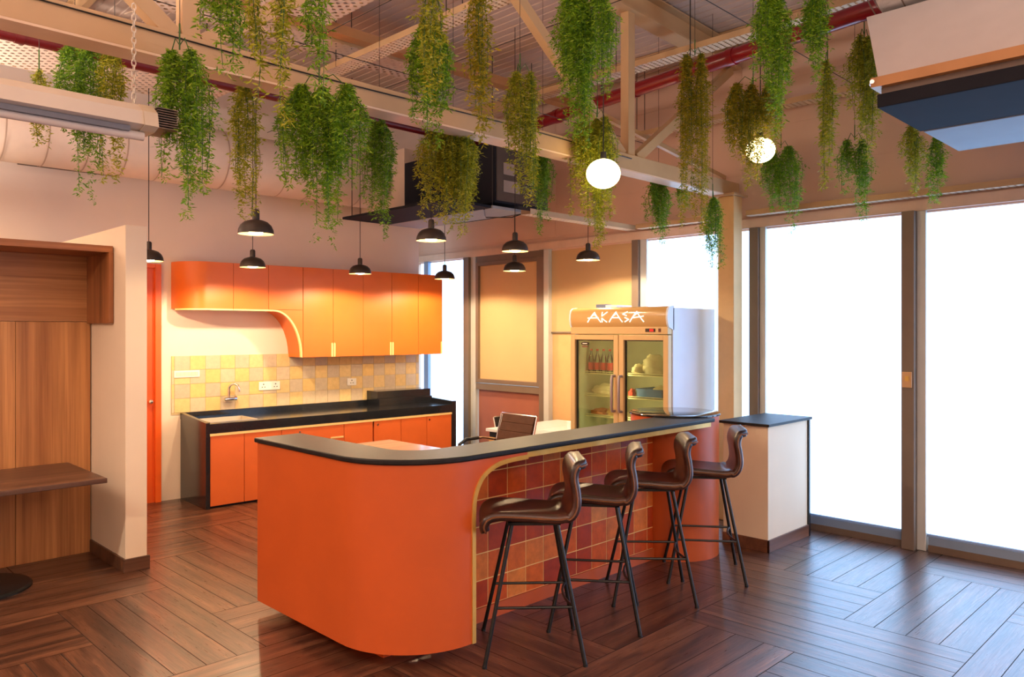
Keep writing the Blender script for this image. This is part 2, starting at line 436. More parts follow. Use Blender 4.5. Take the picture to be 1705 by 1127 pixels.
# ------------------------------------------------------------------ windows (panels along the glazed wall)
def window(n, y0, y1, z0=.125, z1=2.78, left=None, right=None):
    """window n between heights z0..z1; mullion boxes are its children"""
    mb = MB(Wd); mb.box(.0, y0, .0, .05, y1, .06, 0); mb.box(-.03, y0, .0, .05, y1, .055, 0)
    o = struct(mb.build('window_%d' % n, M['sill']))
    mb = MB(Wd); mb.box(-.02, y0, .055, .04, y1, z0, 0); q = mb.build('bottom_rail', M['rail'], o)
    return o
def blindpanel(y0, y1, label, z0=.125, z1=2.76, mat='blind'):
    mb = MB(Wd); mb.box(.0, y0, z0, .012, y1, z1)
    r = mb.build('roller_blind', M[mat])
    tag(r, label, 'blind', 'white roller blinds' if mat == 'blind' else None)
    mb = MB(Wd); mb.tube([(.0, y0, z0+.004), (.0, y1, z0+.004)], .012, 8); mb.build('hem_bar', M['rail'], r)
    return r
L2 = lambda y: y-2.3
w1 = window(1, L2(2.25), L2(3.45)); w2 = window(2, L2(.85), L2(2.05)); w3 = window(3, L2(3.62), L2(3.74)); w4 = window(4, L2(4.02), L2(4.83))
w5 = window(5, L2(5.02), L2(6.25)); w6 = window(6, L2(6.40), L2(7.60)); w7 = window(7, L2(7.83), L2(8.9))
w8 = window(8, L2(-.6), L2(.65)); w9 = window(9, L2(-2.1), L2(-.8)); w10 = window(10, L2(-3.9), L2(-2.3))
blindpanel(L2(2.22), L2(3.47), 'broad white daylit roller blind just right of the cream cabinet')
blindpanel(L2(.83), L2(2.07), 'white daylit roller blind past the post with the small switch box')
blindpanel(L2(3.62), L2(3.73), 'narrow white strip of blind right of the beige steel column')
blindpanel(L2(4.02), L2(4.84), 'white daylit roller blind behind the glass door fridge')
blindpanel(L2(7.82), L2(8.85), 'white daylit roller blind at the end of the black kitchen worktop')
for a0, a1, l in ((-.62, .66, 'white roller blind beyond the right picture edge'), (-2.12, -.78, 'white roller blind second beyond the right picture edge'), (-3.92, -2.28, 'white roller blind third beyond the right picture edge')):
    blindpanel(L2(a0), L2(a1), l)
def mull(parent, y0, y1, x0=-.09, mat='mull', z1=2.78, x1=.05, z0=0.):
    mb = MB(Wd); mb.box(x0, y0, z0, x1, y1, z1); return mb.build('mullion', M[mat], parent, bevel=.004)
mull(w1, L2(2.135), L2(2.235)); mull(w1, L2(2.065), L2(2.135), -.03, 'mull_light')
mull(w1, L2(3.53), L2(3.625), -.06); mull(w1, L2(3.47), L2(3.53), -.03, 'mull_light')
mull(w2, L2(.66), L2(.85)); mull(w8, L2(-.8), L2(-.6)); mull(w9, L2(-2.3), L2(-2.1))
mull(w4, L2(4.93), L2(5.02), -.06); mull(w4, L2(4.84), L2(4.93), -.03, 'mull_light')
mull(w5, L2(6.26), L2(6.34), -.06, 'mull_light'); mull(w6, L2(6.34), L2(6.42), -.06); mull(w6, L2(7.62), L2(7.72), -.03, 'mull_light'); mull(w7, L2(7.72), L2(7.83), -.07)
mull(w7, L2(8.62), L2(8.72), -.05, 'rail')
# opening casement with tan blind and a transom, window 6
mb = MB(Wd)
for a0, a1, z0, z1 in ((L2(6.42), L2(6.47), 1.11, 2.70), (L2(7.55), L2(7.60), 1.11, 2.70), (L2(6.47), L2(7.55), 2.65, 2.70), (L2(6.47), L2(7.55), 1.11, 1.16)): mb.box(-.05, a0, z0, .0, a1, z1)
mb.build('casement_frame', M['mull'], w6, bevel=.004)
mb = MB(Wd); mb.box(-.04, L2(6.42), 1.02, .03, L2(7.6), 1.10); mb.build('transom', M['mull'], w6)
mb = MB(Wd); mb.box(-.03, L2(6.42), 2.70, .03, L2(7.6), 2.78); mb.build('head_frame', M['mull'], w6)
mb = MB(Wd); mb.box(.012, L2(6.42), .1, .03, L2(7.6), 1.02); mb.build('lower_pane', M['redbrown'], w6)
mb = MB(Wd); mb.box(-.01, L2(6.46), 1.15, .004, L2(7.56), 2.66); r = mb.build('roller_blind', M['tan']); tag(r, 'tan roller blind inside the brown casement frame', 'blind')
mb = MB(Wd); mb.tube([(-.005, L2(6.46), 1.155), (-.005, L2(7.56), 1.155)], .01); mb.build('hem_bar', M['mull'], r)
mb = MB(Wd); mb.box(.0, L2(5.02), 1.77, .012, L2(6.26), 2.76); r = mb.build('roller_blind', M['tan']); tag(r, 'tan roller blind glowing yellow above and left of the fridge', 'blind')
mb = MB(Wd); mb.tube([(-.0, L2(5.02), 1.775), (-.0, L2(6.26), 1.775)], .012); mb.build('hem_bar', M['mull'], r)
mb = MB(Wd); mb.box(.014, L2(5.02), .1, .03, L2(6.26), 1.77); mb.build('lower_pane', plain('lower_tan_pane', (206, 166, 118), .4), w5)
# small switch box on the post
mb = MB(Wd); mb.box(-.104, L2(2.15), 1.33, -.09, L2(2.225), 1.46); r = mb.build('switch_box', plain('switch_box_tan', (196, 150, 104), .45), bevel=.004)
tag(r, 'small tan switch box on the dark window post', 'switch')
mb = MB(Wd); mb.box(-.108, L2(2.17), 1.385, -.103, L2(2.2), 1.425); mb.build('rocker', M['brass'], r)

# steel column at the glazing
c = thing('steel_column', 'beige box steel column between the windows carrying the truss', 'column', (6.68, 3.735, 0))
mb = MB(); mb.box(6.60, 3.655, 0, 6.76, 3.82, 3.07); mb.build('shaft', plain('column_beige', (214, 176, 122), .5), c, bevel=.006)
mb = MB(); mb.box(6.56, 3.63, 3.07, 6.82, 3.86, 3.09); mb.build('cap_plate', M['steel'], c)

# ------------------------------------------------------------------ partition with wood-lined niche
mb = MB(); mb.box(2.028, 6.09, 0, 2.182, 8.38, 2.585); struct(mb.build('wall_partition', M['cream'], bevel=.004))
mb = MB(); mb.box(2.012, 6.095, 0, 2.03, 6.87, .1); mb.box(2.012, 6.074, 0, 2.198, 6.092, .1); mb.box(2.18, 6.076, 0, 2.198, 8.2, .1)
struct(mb.build('baseboard_partition', M['skirt'], bevel=.003))
n = thing('wall_panelling', 'wood wall panelling lining the niche behind the dark table', 'panelling', (.5, 6.9, 0))
xs = [-2.2, -1.3, -.4, .55, 1.494, 2.02]
for a0, a1 in zip(xs[:-1], xs[1:]):
    mb = MB(); mb.box(a0+.0015, 6.87, .0, a1-.0015, 6.9, 1.868); mb.build('lower_panel', M['panel_v'], n, bevel=.002)
mb = MB(); mb.box(-2.2, 6.87, 1.872, 2.02, 6.9, 2.42); mb.build('upper_panel', M['panel_h'], n)
mb = MB(); mb.box(-2.2, 6.9, 0, 2.02, 6.95, 2.42); mb.build('backing', M['cream'], n)
mb = MB(); mb.box(-2.2, 6.337, 2.395, 2.02, 6.9, 2.445); mb.build('soffit_board', M['trim_x'], n, bevel=.002)
mb = MB(); mb.box(1.992, 6.337, 1.855, 2.024, 6.87, 2.395); mb.build('side_board', M['panel_trim'], n, bevel=.002)
# table in the niche
t = thing('pedestal_table', 'dark wood table on round black base in the panelled niche', 'table', (1.15, 6.4, 0))
mb = MB(); mb.box(.4, 5.92, .715, 1.85, 6.855, .75); mb.build('tabletop', M['table_dark'], t, bevel=.004)
mb = MB(); mb.lathe([(.34, 0), (.34, .012), (.325, .022), (.06, .03), (.045, .06)], (1.15, 6.4, 0), 40); mb.build('base', M['black'], t, smooth=30)
mb = MB(); mb.tube([(1.15, 6.4, .04), (1.15, 6.4, .715)], .04, 16); mb.build('column_post', M['metal_black'], t, smooth=40)

# door in the back wall behind the partition
d = MB(K); d.box(-1.10, -.012, 0, -.235, .02, 2.45); dd = struct(d.build('door_1', M['orange_dark']))
mb = MB(K); mb.box(-.235, -.05, 0, -.175, .01, 2.495); mb.box(-1.16, -.05, 0, -1.10, .01, 2.495); mb.box(-1.0995, -.05, 2.45, -.2355, .01, 2.495); mb.build('door_frame', plain('orange_frame', (222, 92, 26), .4), dd, bevel=.003)
mb = MB(K); mb.tube([(-.285, -.012, 1.06), (-.285, -.05, 1.06)], .012, 12); mb.ball((-.285, -.065, 1.06), .026, 16); mb.build('door_knob', M['chrome'], dd, smooth=60)

# ------------------------------------------------------------------ kitchen wall cabinets
FO = -.35
def capsule(s, z0, h, w=.028):   # cream finger-pull, round on top
    return [(s-w/2, z0), (s+w/2, z0)] + arc(s, z0+h, w/2, w/2, 0, 180, 8)
def cab(label, s): return thing('wall_cabinet', label, 'cabinet', K.p(s, 0, 1.5), KA, 'orange wall cabinets')
T = 2.525
# rounded end
c = cab('short orange wall cabinet with the rounded left end', .2)
prof = [(.468, 0)] + [(.468, FO)] + arc(.2, 0, .26, -FO, 270, 180, 14)
mb = MB(K); mb.prism(prof, 2.03, T, 'z'); mb.build('body', M['orange_lit'], c, smooth=30)
pe = [(.468, FO-.002), (.2, FO-.002)] + arc(.2, 0, .262, -FO+.002, 270, 195, 10)[1:]
pi_ = [(.468, FO+.01), (.2, FO+.01)] + arc(.2, 0, .25, -FO-.01, 270, 195, 10)[1:]
mb = MB(K); mb.strip(pe, pi_, 2.014, 2.031, 'z'); mb.build('edge_trim', M['trim_cream'], c)
# second short
c = cab('short orange wall cabinet second from the rounded end', .67)
mb = MB(K); mb.box(.471, FO+.018, 2.03, .867, 0, T); mb.build('body', M['orange_lit'], c)
mb = MB(K); mb.box(.472, FO, 2.031, .866, FO+.017, T); mb.build('door', M['orange_lit'], c, bevel=.0015)
mb = MB(K); mb.box(.471, FO-.002, 2.014, .868, FO+.015, 2.031); mb.build('edge_trim', M['trim_cream'], c)
# arched
c = cab('orange wall cabinet with the concave arch swooping down beside the splash tiles', 1.07)
curve = [(.870, 2.03), (.93, 2.03)] + [(.93+.345*math.sin(u), 1.49+.54*math.cos(u)) for u in [PI/2*i/16 for i in range(1, 17)]]
mb = MB(K); mb.prism([(.870, T), (1.283, T), (1.283, 1.49)] + curve[::-1], FO+.018, 0, 'y'); mb.build('body', M['orange_lit'], c, smooth=30)
mb = MB(K); mb.box(.871, FO, 2.034, 1.282, FO+.017, T); mb.build('door', M['orange_lit'], c, bevel=.0015)
mb = MB(K); mb.prism([(1.282, 2.031), (1.282, 1.49)] + curve[::-1], FO, FO+.017, 'y'); mb.build('arch_panel', M['orange_lit'], c)
ci = []
for i, (p, q) in enumerate(curve):
    a0 = curve[max(0, i-1)]; a1 = curve[min(len(curve)-1, i+1)]; tx, tz = a1[0]-a0[0], a1[1]-a0[1]; l = math.hypot(tx, tz)
    ci.append((p+tz/l*.017, q-tx/l*.017))
ci[0] = (.870, 2.013); ci[-1] = (ci[-1][0], 1.49)
mb = MB(K); mb.strip(curve, ci, FO-.003, FO+.03, 'y'); mb.build('edge_trim', M['trim_cream'], c, smooth=30)
# tall pairs
def tall(s0, sm, s1, label):
    c = cab(label, (s0+s1)/2)
    mb = MB(K); mb.box(s0+.001, FO+.018, 1.49, s1-.001, -.022 if s1 < 3.2 else -.022, T); mb.build('body', M['orange_lit'], c)
    for a0, a1 in ((s0, sm), (sm, s1)):
        if a1-a0 < .01: continue
        mb = MB(K); mb.box(a0+.002, FO, 1.49, a1-.002, FO+.017, T); dr = mb.build('door', M['orange_lit'], c, bevel=.0015)
        e = a1-.016 if a0 == s0 else a0+.016
        mb = MB(K); mb.prism([(e-.011, 1.49), (e+.011, 1.49)] + arc(e, 1.64, .011, .014, 0, 180, 8), FO-.004, FO+.002, 'y'); mb.build('pull', M['trim_cream'], dr)
    return c
tall(1.285, 1.673, 2.082, 'tall two-door orange wall cabinet next to the arched one')
tall(2.082, 2.493, 2.899, 'tall two-door orange wall cabinet left of the end cabinet')
tall(2.899, 3.288, 3.289, 'tall single-door orange wall cabinet at the window end')

# splash tiles
mb = MB(K); mb.box(-.06, -.006, .9, 3.155, 0, 1.525, 1)
k = 0; s = -.06
widths = [.03] + [.165]*40
for ci_, w in enumerate(widths):
    if s >= 3.15: break
    e = min(s+w, 3.152); z = .918
    for r in range(4):
        v = (.05+.35*random.random()) if (ci_+r) % 2 else (.55+.45*random.random())
        if random.random() < .08: v = random.random()
        mb.box(s+.002, -.010, z+.002, e-.002, -.004, z+.150, 0, max(.01, v)); z += .152
    s = e
r = mb.build('splash_tiling', [M['splash'], M['splash_grout']]); tag(r, 'cream and grey checkered stone tile splashback on kitchen wall', 'tiling')

# worktop
BO = -.72
t = thing('kitchen_worktop', 'long black granite worktop with waterfall ends along back wall', 'worktop', K.p(1.6, -.36, 0), KA)
hole = (.14, .62, -.58, -.2)
mb = MB(K)
mb.box(.07, BO+.0, .82, hole[0], -.03, .855); mb.box(hole[1], BO, .82, 3.16, -.03, .855); mb.box(hole[0], BO, .82, hole[1], hole[2], .855); mb.box(hole[0], hole[3], .82, hole[1], -.03, .855)
mb.build('slab', M['granite'], t)
mb = MB(K); mb.box(.07, BO-.004, .76, 3.16, BO+.02, .852); mb.build('front_apron', M['granite'], t)
mb = MB(K); mb.box(.07, BO-.006, .732, 3.155, BO+.02, .757); mb.build('light_strip', M['trim_cream'], t)
mb = MB(K); mb.prism([(-.02, 0), (BO-.008, 0), (BO-.008, .868), (-.02, .918)], .03, .072, 'x'); mb.build('side_panel', M['granite'], t, bevel=.002)
mb = MB(K); mb.prism([(-.02, 0), (BO-.008, 0), (BO-.008, .90), (-.02, .93)], 3.156, 3.222, 'x'); mb.build('side_panel', M['granite'], t, bevel=.002)
mb = MB(K); mb.box(.03, -.035, .85, 2.342, -.011, .918); mb.build('upstand', M['granite'], t)
mb = MB(K); mb.box(2.342, -.3, .855, 3.156, -.011, .945); mb.box(2.342, -.26, .945, 3.156, -.011, 1.035); mb.build('raised_ledge', M['granite'], t, bevel=.002)
# base units
def base(label, s0, s1, doors, drawer=None, locks=()):
    c = thing('base_cabinet', label, 'cabinet', K.p((s0+s1)/2, -.36, 0), KA, 'orange base cabinets')
    mb = MB(K); mb.box(s0+.001, BO+.02, .02, s1-.001, -.05, .665); mb.build('body', M['orange_base'], c)
    mb = MB(K); mb.box(s0+.002, BO+.05, 0, s1-.002, BO+.07, .03); mb.build('toe_kick', M['black'], c)
    zt = .73
    if drawer:
        mb = MB(K); mb.box(s0+.003, BO, .585, s1-.003, BO+.019, .728); dr = mb.build('drawer', M['orange_base'], c, bevel=.0015)
        mb = MB(K); mb.box(s1-.17, BO-.006, .582, s1-.01, BO+.005, .6); mb.build('pull', M['trim_cream'], dr)
        mb = MB(K); mb.tube([((s0+s1)/2-.17, BO+.003, .69), ((s0+s1)/2-.17, BO-.008, .69)], .011, 12); mb.build('lock', M['chrome'], dr)
        zt = .578
    for i, (a0, a1) in enumerate(doors):
        mb = MB(K); mb.box(a0+.003, BO, .025, a1-.003, BO+.019, zt); dr = mb.build('door', M['orange_base'], c, bevel=.0015)
        for l in locks:
            if a0 < l < a1: mb = MB(K); mb.tube([(l, BO+.003, .69), (l, BO-.008, .69)], .011, 12); mb.build('lock', M['chrome'], dr)
base('two-door orange base cabinet under the sink', .075, .843, [(.075, .431), (.431, .843)])
base('orange base cabinet with a drawer on top, right of the sink unit', .843, 1.602, [(.843, 1.602)], True)
base('orange base cabinet with one plain door right of the drawer unit', 1.602, 1.985, [(1.602, 1.985)])
base('two-door orange base cabinet with a lock on its left door', 2.0, 2.766, [(2.0, 2.382), (2.382, 2.766)], locks=(2.05,))
base('single-door orange base cabinet with lock at the window end', 2.766, 3.153, [(2.766, 3.153)], locks=(2.80,))
# sink + tap + plates
k = thing('kitchen_sink', 'steel sink bowl sunk in the black worktop', 'sink', K.p(.38, -.39, .66), KA)
h0, h1, h2, h3 = hole
mb = MB(K); z0 = .68
mb.box(h0, h2, z0, h1, h3, z0+.004)
mb.box(h0, h2, z0, h0+.004, h3, .858); mb.box(h1-.004, h2, z0, h1, h3, .858); mb.box(h0, h2, z0, h1, h2+.004, .858); mb.box(h0, h3-.004, z0, h1, h3, .858)
mb.build('bowl', M['steel_sink'], k)
mb = MB(K)
for q in ((h0-.012, h2-.012, h0, h3+.012), (h1, h2-.012, h1+.012, h3+.012), (h0, h2-.012, h1, h2), (h0, h3, h1, h3+.012)): mb.box(q[0], q[1], .8555, q[2], q[3], .859)
mb.build('rim', M['steel_sink'], k)
mb = MB(K); mb.lathe([(.03, 0), (.03, .004), (.012, .003)], (.38, -.39, .684), 16); mb.build('drain', M['chrome'], k)
k = thing('kitchen_tap', 'chrome swan-neck tap on the tiles above the sink', 'tap', K.p(.54, -.01, 1.05), KA)
mb = MB(K); mb.tube([(.54, -.01, 1.04), (.54, -.07, 1.04)], .018, 14); mb.tube([(.49, -.06, 1.04), (.59, -.06, 1.04)], .02, 14); mb.build('body', M['chrome'], k, smooth=40)
mb = MB(K); mb.tube([(.54, -.06, 1.04), (.54, -.06, 1.15)] + [(.54+.75*(.055-.055*math.cos(u)), -.06-.66*(.055-.055*math.cos(u)), 1.15+.055*math.sin(u)) for u in [PI*i/10 for i in range(1, 11)]] + [(.6225, -.1326, 1.12)], .0135, 10); mb.build('spout', M['chrome'], k, smooth=40)
mb = MB(K); mb.tube([(.595, -.06, 1.04), (.625, -.06, 1.04)], .024, 10); mb.build('handle', M['chrome'], k)
def plate(name, label, cat, s0, s1, z0, z1, kind):
    p = thing(name, label, cat, K.p((s0+s1)/2, -.012, (z0+z1)/2), KA)
    mb = MB(K); mb.box(s0, -.02, z0, s1, -.0105, z1); mb.build('plate', M['white_sock'], p, bevel=.003)
    if kind == 'switch':
        n = 6
        for i in range(n):
            a0 = s0+.015+(s1-s0-.03)*i/n; mb = MB(K); mb.box(a0+.003, -.024, z0+.017, a0+(s1-s0-.03)/n-.003, -.019, z1-.017); mb.build('rocker', plain('rocker_cream', (228, 220, 200), .4) if i == 0 else bpy.data.materials['rocker_cream'], p)
    else:
        ng = kind
        cx = [(s0+s1)/2] if ng == 1 else [s0+.055, s1-.055]
        for c_ in cx:
            mb = MB(K)
            for dx, dz, r in ((0, .02, .0075), (-.016, -.012, .006), (.016, -.012, .006)): mb.tube([(c_+dx, -.0195, (z0+z1)/2+dz), (c_+dx, -.0215, (z0+z1)/2+dz)], r, 10)
            mb.build('socket_hole', M['black'], p)
        mb = MB(K); a0 = (s0+s1)/2 if ng == 2 else s1-.022; mb.box(a0-.014, -.023, (z0+z1)/2-.03, a0+.014, -.019, (z0+z1)/2+.012); mb.build('rocker', M['white'], p, bevel=.002)
plate('light_switch', 'long white switch panel high on the left end of splash tiles', 'switch', -.035, .235, 1.294, 1.369, 'switch')
plate('double_socket', 'wide white double socket plate on tiles right of the tap', 'socket', .906, 1.163, 1.111, 1.207, 2)
plate('single_socket', 'small white single socket plate on tiles above the raised ledge', 'socket', 2.055, 2.184, 1.111, 1.2, 1)

# ------------------------------------------------------------------ bar counter
bar = thing('bar_counter', 'curved orange bar counter with black top and terracotta tiled front', 'counter', (3.4, 3.6, 0))
R = .5; cx, cy = 2.83, 3.65
out = [(2.33, 4.62)] + arc(cx, cy, R, R, 180, 270, 22) + [(2.838, 3.15)]
inn = [(2.62, 4.62)] + arc(cx, cy, .21, .21, 180, 270, 22) + [(2.838, 3.44)]
mb = MB(); mb.strip(out, inn, .082, 1.085, 'z'); mb.build('curved_body', M['orange'], bar, smooth=35)
# spandrel left of / above the arch on the front plane
ap = [(2.837, .70), (2.838, .803), (2.853, .902), (2.908, .992), (3.002, 1.045), (3.116, 1.066), (3.28, 1.07)]
def smooth_curve(p, n=5):
    o = []
    for i in range(len(p)-1):
        p0, p1, p2, p3 = p[max(0, i-1)], p[i], p[i+1], p[min(len(p)-1, i+2)]
        for k in range(n):
            t = k/n; o.append(tuple(.5*((2*b)+(c-a)*t+(2*a-5*b+4*c-d)*t*t+(3*b-a-3*c+d)*t**3) for a, b, c, d in zip(p0, p1, p2, p3)))
    return o+[p[-1]]
ac = smooth_curve(ap)
mb = MB(); mb.prism([(2.835, 1.085), (2.835, .70)] + ac[1:] + [(3.28, 1.085)], 3.151, 3.52, 'y'); mb.build('arch_spandrel', M['orange'], bar, smooth=35)
cen = [(2.838, .082), (2.838, .4)] + ac
off = []
for i, (p, q) in enumerate(cen):
    a0 = cen[max(0, i-1)]; a1 = cen[min(len(cen)-1, i+1)]; tx, tz = a1[0]-a0[0], a1[1]-a0[1]; l = math.hypot(tx, tz)
    off.append((p+tz/l*.026, q-tx/l*.026))
mb = MB(); mb.strip(cen, off, 3.142, 3.52, 'y'); mb.build('brass_arch', M['brass'], bar, smooth=35)
mb = MB(); mb.box(3.27, 3.152, 1.052, 5.34, 3.18, 1.086); mb.build('brass_edge', M['brass'], bar)
mb = MB(); mb.box(2.86, 3.53, .0, 5.22, 3.62, 1.085); mb.build('front_wall', M['orange'], bar)
mb = MB(); mb.box(2.86, 3.505, .0, 5.14, 3.53, .085); mb.build('kickboard', M['orange'], bar)
mb = MB(); mb.box(2.86, 3.5205, .085, 5.16, 3.531, 1.085, 1)
z = .085; tw = .1705
x0 = 2.795
for r in range(6):
    zt = min(z+.1667, 1.085); x = x0
    while x < 5.16:
        a0, a1 = max(x, 2.862), min(x+tw, 5.16)
        if a1-a0 > .02: mb.box(a0+.0035, 3.5185, z+.0035, a1-.0035, 3.526, zt-.0035, 0, max(.01, random.random()))
        x += tw
    z = zt
mb.build('tiled_front', [M['terra'], M['terra_grout']], bar)
# plinth
mb = MB(); mb.box(2.50, 3.50, 0, 2.86, 4.5, .085); mb.build('plinth', M['orange_dark'], bar)
# top slab
o2 = [(2.315, 4.64)] + arc(cx, cy, R+.015, R+.015, 180, 270, 24) + [(5.375, 3.135)]
i2 = [(2.645, 4.64)] + arc(cx+.02, cy+.02, .205, .205, 180, 270, 24) + [(5.375, 3.52)]
mb = MB(); mb.strip(o2, i2, 1.087, 1.117, 'z'); mb.build('countertop', M['counter'], bar, smooth=35, bevel=.008, seg=3)

# round pedestal
p = thing('round_pedestal', 'orange drum pedestal with black glass top at the bar end', 'pedestal', (5.44, 3.55, 0))
mb = MB(); mb.lathe([(.35, .0), (.355, .0), (.355, 1.112)], (5.44, 3.55, 0), 64); mb.build('drum', M['orange'], p, smooth=40)
mb = MB(); mb.lathe([(.36, 0), (.368, .005), (.368, .015), (.36, .02)], (5.44, 3.55, 1.113), 64); mb.build('glass_top', plain('black_glass_top', (20, 20, 24), .05, var=.02, coat=.4), p, smooth=40)
# cream cabinet by the window
p = thing('cream_cabinet', 'cream box cabinet with black top standing against the window', 'cabinet', (6.26, 3.16, 0))
mb = MB(); mb.box(5.89, 2.957, .0, 6.62, 3.36, 1.02); mb.build('body', M['cream'], p, bevel=.003)
mb = MB(); mb.box(5.85, 2.93, 1.02, 6.66, 3.38, 1.042); mb.build('top', M['counter'], p, bevel=.003)
mb = MB(); mb.box(6.62, 2.94, .0, 6.645, 3.36, 1.02); mb.build('side_panel', M['granite'], p)
mb = MB(); mb.box(5.876, 2.943, 0, 6.62, 2.957, .1); mb.box(5.876, 2.943, 0, 5.89, 3.36, .1); mb.build('baseboard', wood('cabinet_skirting', (84, 52, 38), (138, 88, 62), 'x', .4), p, bevel=.002)

# ------------------------------------------------------------------ bar stools
def stool():
    t = thing('bar_stool', '', 'stool', (0, 0, 0), 0, 'leather bar stools along the bar')
    prof = smooth_curve([(.262, .685), (.272, .722), (.25, .762), (.19, .778), (.05, .772), (-.08, .762), (-.16, .762), (-.21, .79), (-.232, .85), (-.226, .93), (-.216, .985), (-.222, 1.03), (-.244, 1.062), (-.29, 1.072)], 4)
    n = len(prof); m = 13; Pg = []
    for i, (f, z) in enumerate(prof):
        u = i/(n-1)
        hw = .205
        if u < .15: hw -= .03*(1-u/.15)**2
        if u > .62: hw -= .012*((u-.62)/.38)
        if u > .88: hw -= .045*((u-.88)/.12)**2
        row = []
        for j in range(m):
            w = -1+2*j/(m-1)
            lift = .014*w*w if u < .5 else 0
            fwd = -.004*w*w*min(1, max(0, (u-.45)/.2))
            row.append((f+fwd, w*hw, z+lift-(.010*w**4 if u > .93 else 0)))
        Pg.append(row)
    mb = MB(); mb.grid(Pg); sh = mb.build('seat_shell', M['leather'], t, smooth=60, solid=.052, sub=1)
    mb = MB()
    for j in (0, m-1):
        pts = []
        for r in Pg:
            y = r[j][1]; pts.append((r[j][0], y+(.004 if y > 0 else -.004), r[j][2]))
        mb.tube(pts, .0055, 6)
    for k_ in (-1, 1):
        mb.tube([(p[0]+(0.012 if k_ > 0 else -.0), p[1], p[2]) for p in (Pg[0] if k_ > 0 else Pg[-1])], .0055, 6)
    mb.build('piping', M['stitch'], sh, smooth=60)
    mb = MB(); mb.box(-.15, -.14, .728, .14, -.115, .744); mb.box(-.15, .115, .728, .14, .14, .744); mb.box(.115, -.14, .728, .14, .14, .744); mb.box(-.15, -.14, .728, -.125, .14, .744); mb.build('seat_frame', M['metal_black'], t)
    feet = {}
    for sx in (1, -1):
        for sy in (1, -1):
            top = Vector((.125*sx-.008, .125*sy, .735)); bot = Vector((.27*sx, .26*sy, .0)); feet[sx, sy] = (top, bot)
            mb = MB(); mb.tube([bot+Vector((0, 0, .006)), top], .0115, 10); lg = mb.build('leg', M['metal_black'], t, smooth=40)
            mb = MB(); mb.tube([bot, bot+Vector((0, 0, .014))], .0135, 10); mb.build('foot_cap', M['black'], lg)
    def at(sx, sy, z): a0, a1 = feet[sx, sy]; return a1.lerp(a0, z/.735)
    for sy in (1, -1):
        mb = MB(); mb.tube([at(1, sy, .30), at(-1, sy, .30)], .008, 8); mb.build('footrest', M['metal_black'], t, smooth=40)
    q0, q1 = at(-1, -1, .30), at(-1, 1, .30); mid = (q0+q1)/2 + Vector((.07, 0, 0))
    mb = MB(); mb.tube([q0.lerp(mid, 0)+Vector((0, 0, 0))] + [((1-k)**2*q0+2*k*(1-k)*mid+k*k*q1) for k in (.15, .3, .5, .7, .85)] + [q1], .008, 8); mb.build('back_brace', M['metal_black'], t, smooth=40)
    return t
s0 = stool()
for i, (x, y, a0, l) in enumerate([(3.179, 3.022, 137.7, 'brown leather bar stool nearest the brass arch of the bar'), (3.782, 3.05, 128., 'brown leather bar stool second from the brass arch'),
                                   (4.399, 3.069, 132.7, 'brown leather bar stool in front of the tile edge beside the orange drum'), (5.042, 3.041, 127.1, 'brown leather bar stool standing by the cream box cabinet')]):
    o = s0 if i == 0 else copy_tree(s0)
    o.location = (x, y, 0); o.rotation_euler = (0, 0, math.radians(a0)); o['label'] = l

# ------------------------------------------------------------------ fridge
F = Frame((6.0, 0, 0), 0)
fr = thing('display_fridge', 'tall two-door glass display fridge with lettered tan canopy', 'fridge', (6.4, 4.56, 0))
y0, y1 = 3.97, 5.15
mb = MB(); mb.box(6.06, y0, .1, 6.8, y0+.04, 2.01); mb.box(6.06, y1-.04, .1, 6.8, y1, 2.01); mb.box(6.76, y0+.04, .1, 6.8, y1-.04, 2.01); mb.box(6.06, y0+.04, 1.77, 6.76, y1-.04, 2.01); mb.box(6.06, y0+.04, .1, 6.76, y1-.04, .3)
mb.build('cabinet', M['fridge_white'], fr, bevel=.006)
mb = MB(); mb.box(6.1, y0+.041, .3, 6.13, y0+.05, 1.765); mb.box(6.745, y0+.041, .301, 6.755, y1-.041, 1.765); mb.box(6.07, y0+.041, .301, 6.75, y0+.05, 1.765); mb.box(6.07, y1-.05, .301, 6.75, y1-.041, 1.765); mb.box(6.07, y0+.05, .3005, 6.75, y1-.05, .31); mb.box(6.07, y0+.05, 1.755, 6.75, y1-.05, 1.765)
mb.build('liner', M['fridge_in'], fr)
mb = MB(); mb.tube([(6.11, 4.56, .35), (6.11, 4.56, 1.74)], .012, 10); mb.build('interior_light', emit('fridge_tube', (255, 244, 196), 14), fr)
for k in range(4): 
    mb = MB(); a0 = ((6.12, y0+.08), (6.12, y1-.08), (6.72, y0+.08), (6.72, y1-.08))[k]; mb.tube([(a0[0], a0[1], 0), (a0[0], a0[1], .1)], .025, 10); mb.build('foot', M['black'], fr)
canopy = [(6.06, 1.83), (6.0, 1.83), (5.985, 1.86), (5.975, 1.91), (5.978, 1.96), (5.99, 2.0), (6.02, 2.022), (6.06, 2.025)]
mb = MB(); mb.prism([(p, q) for p, q in canopy], y0+.02, y1-.02, 'y'); cn = mb.build('canopy', plain('canopy_tan_panel', (198, 160, 106), .2, var=.02, coat=.4), fr, smooth=40)
mb = MB()
for a0, a1 in ((y0, y0+.02), (y1-.02, y1)): mb.prism([(6.08, 1.8)]+[(p-.004, q) for p, q in canopy[1:-1]]+[(6.08, 2.03)], a0, a1, 'y')
mb.build('canopy_cheek', M['fridge_white'], fr, smooth=40)
mb = MB(); mb.box(5.99, y0+.01, 1.764, 6.06, y1-.01, 1.832); cb = mb.build('control_strip', M['fridge_front'], fr, bevel=.002)
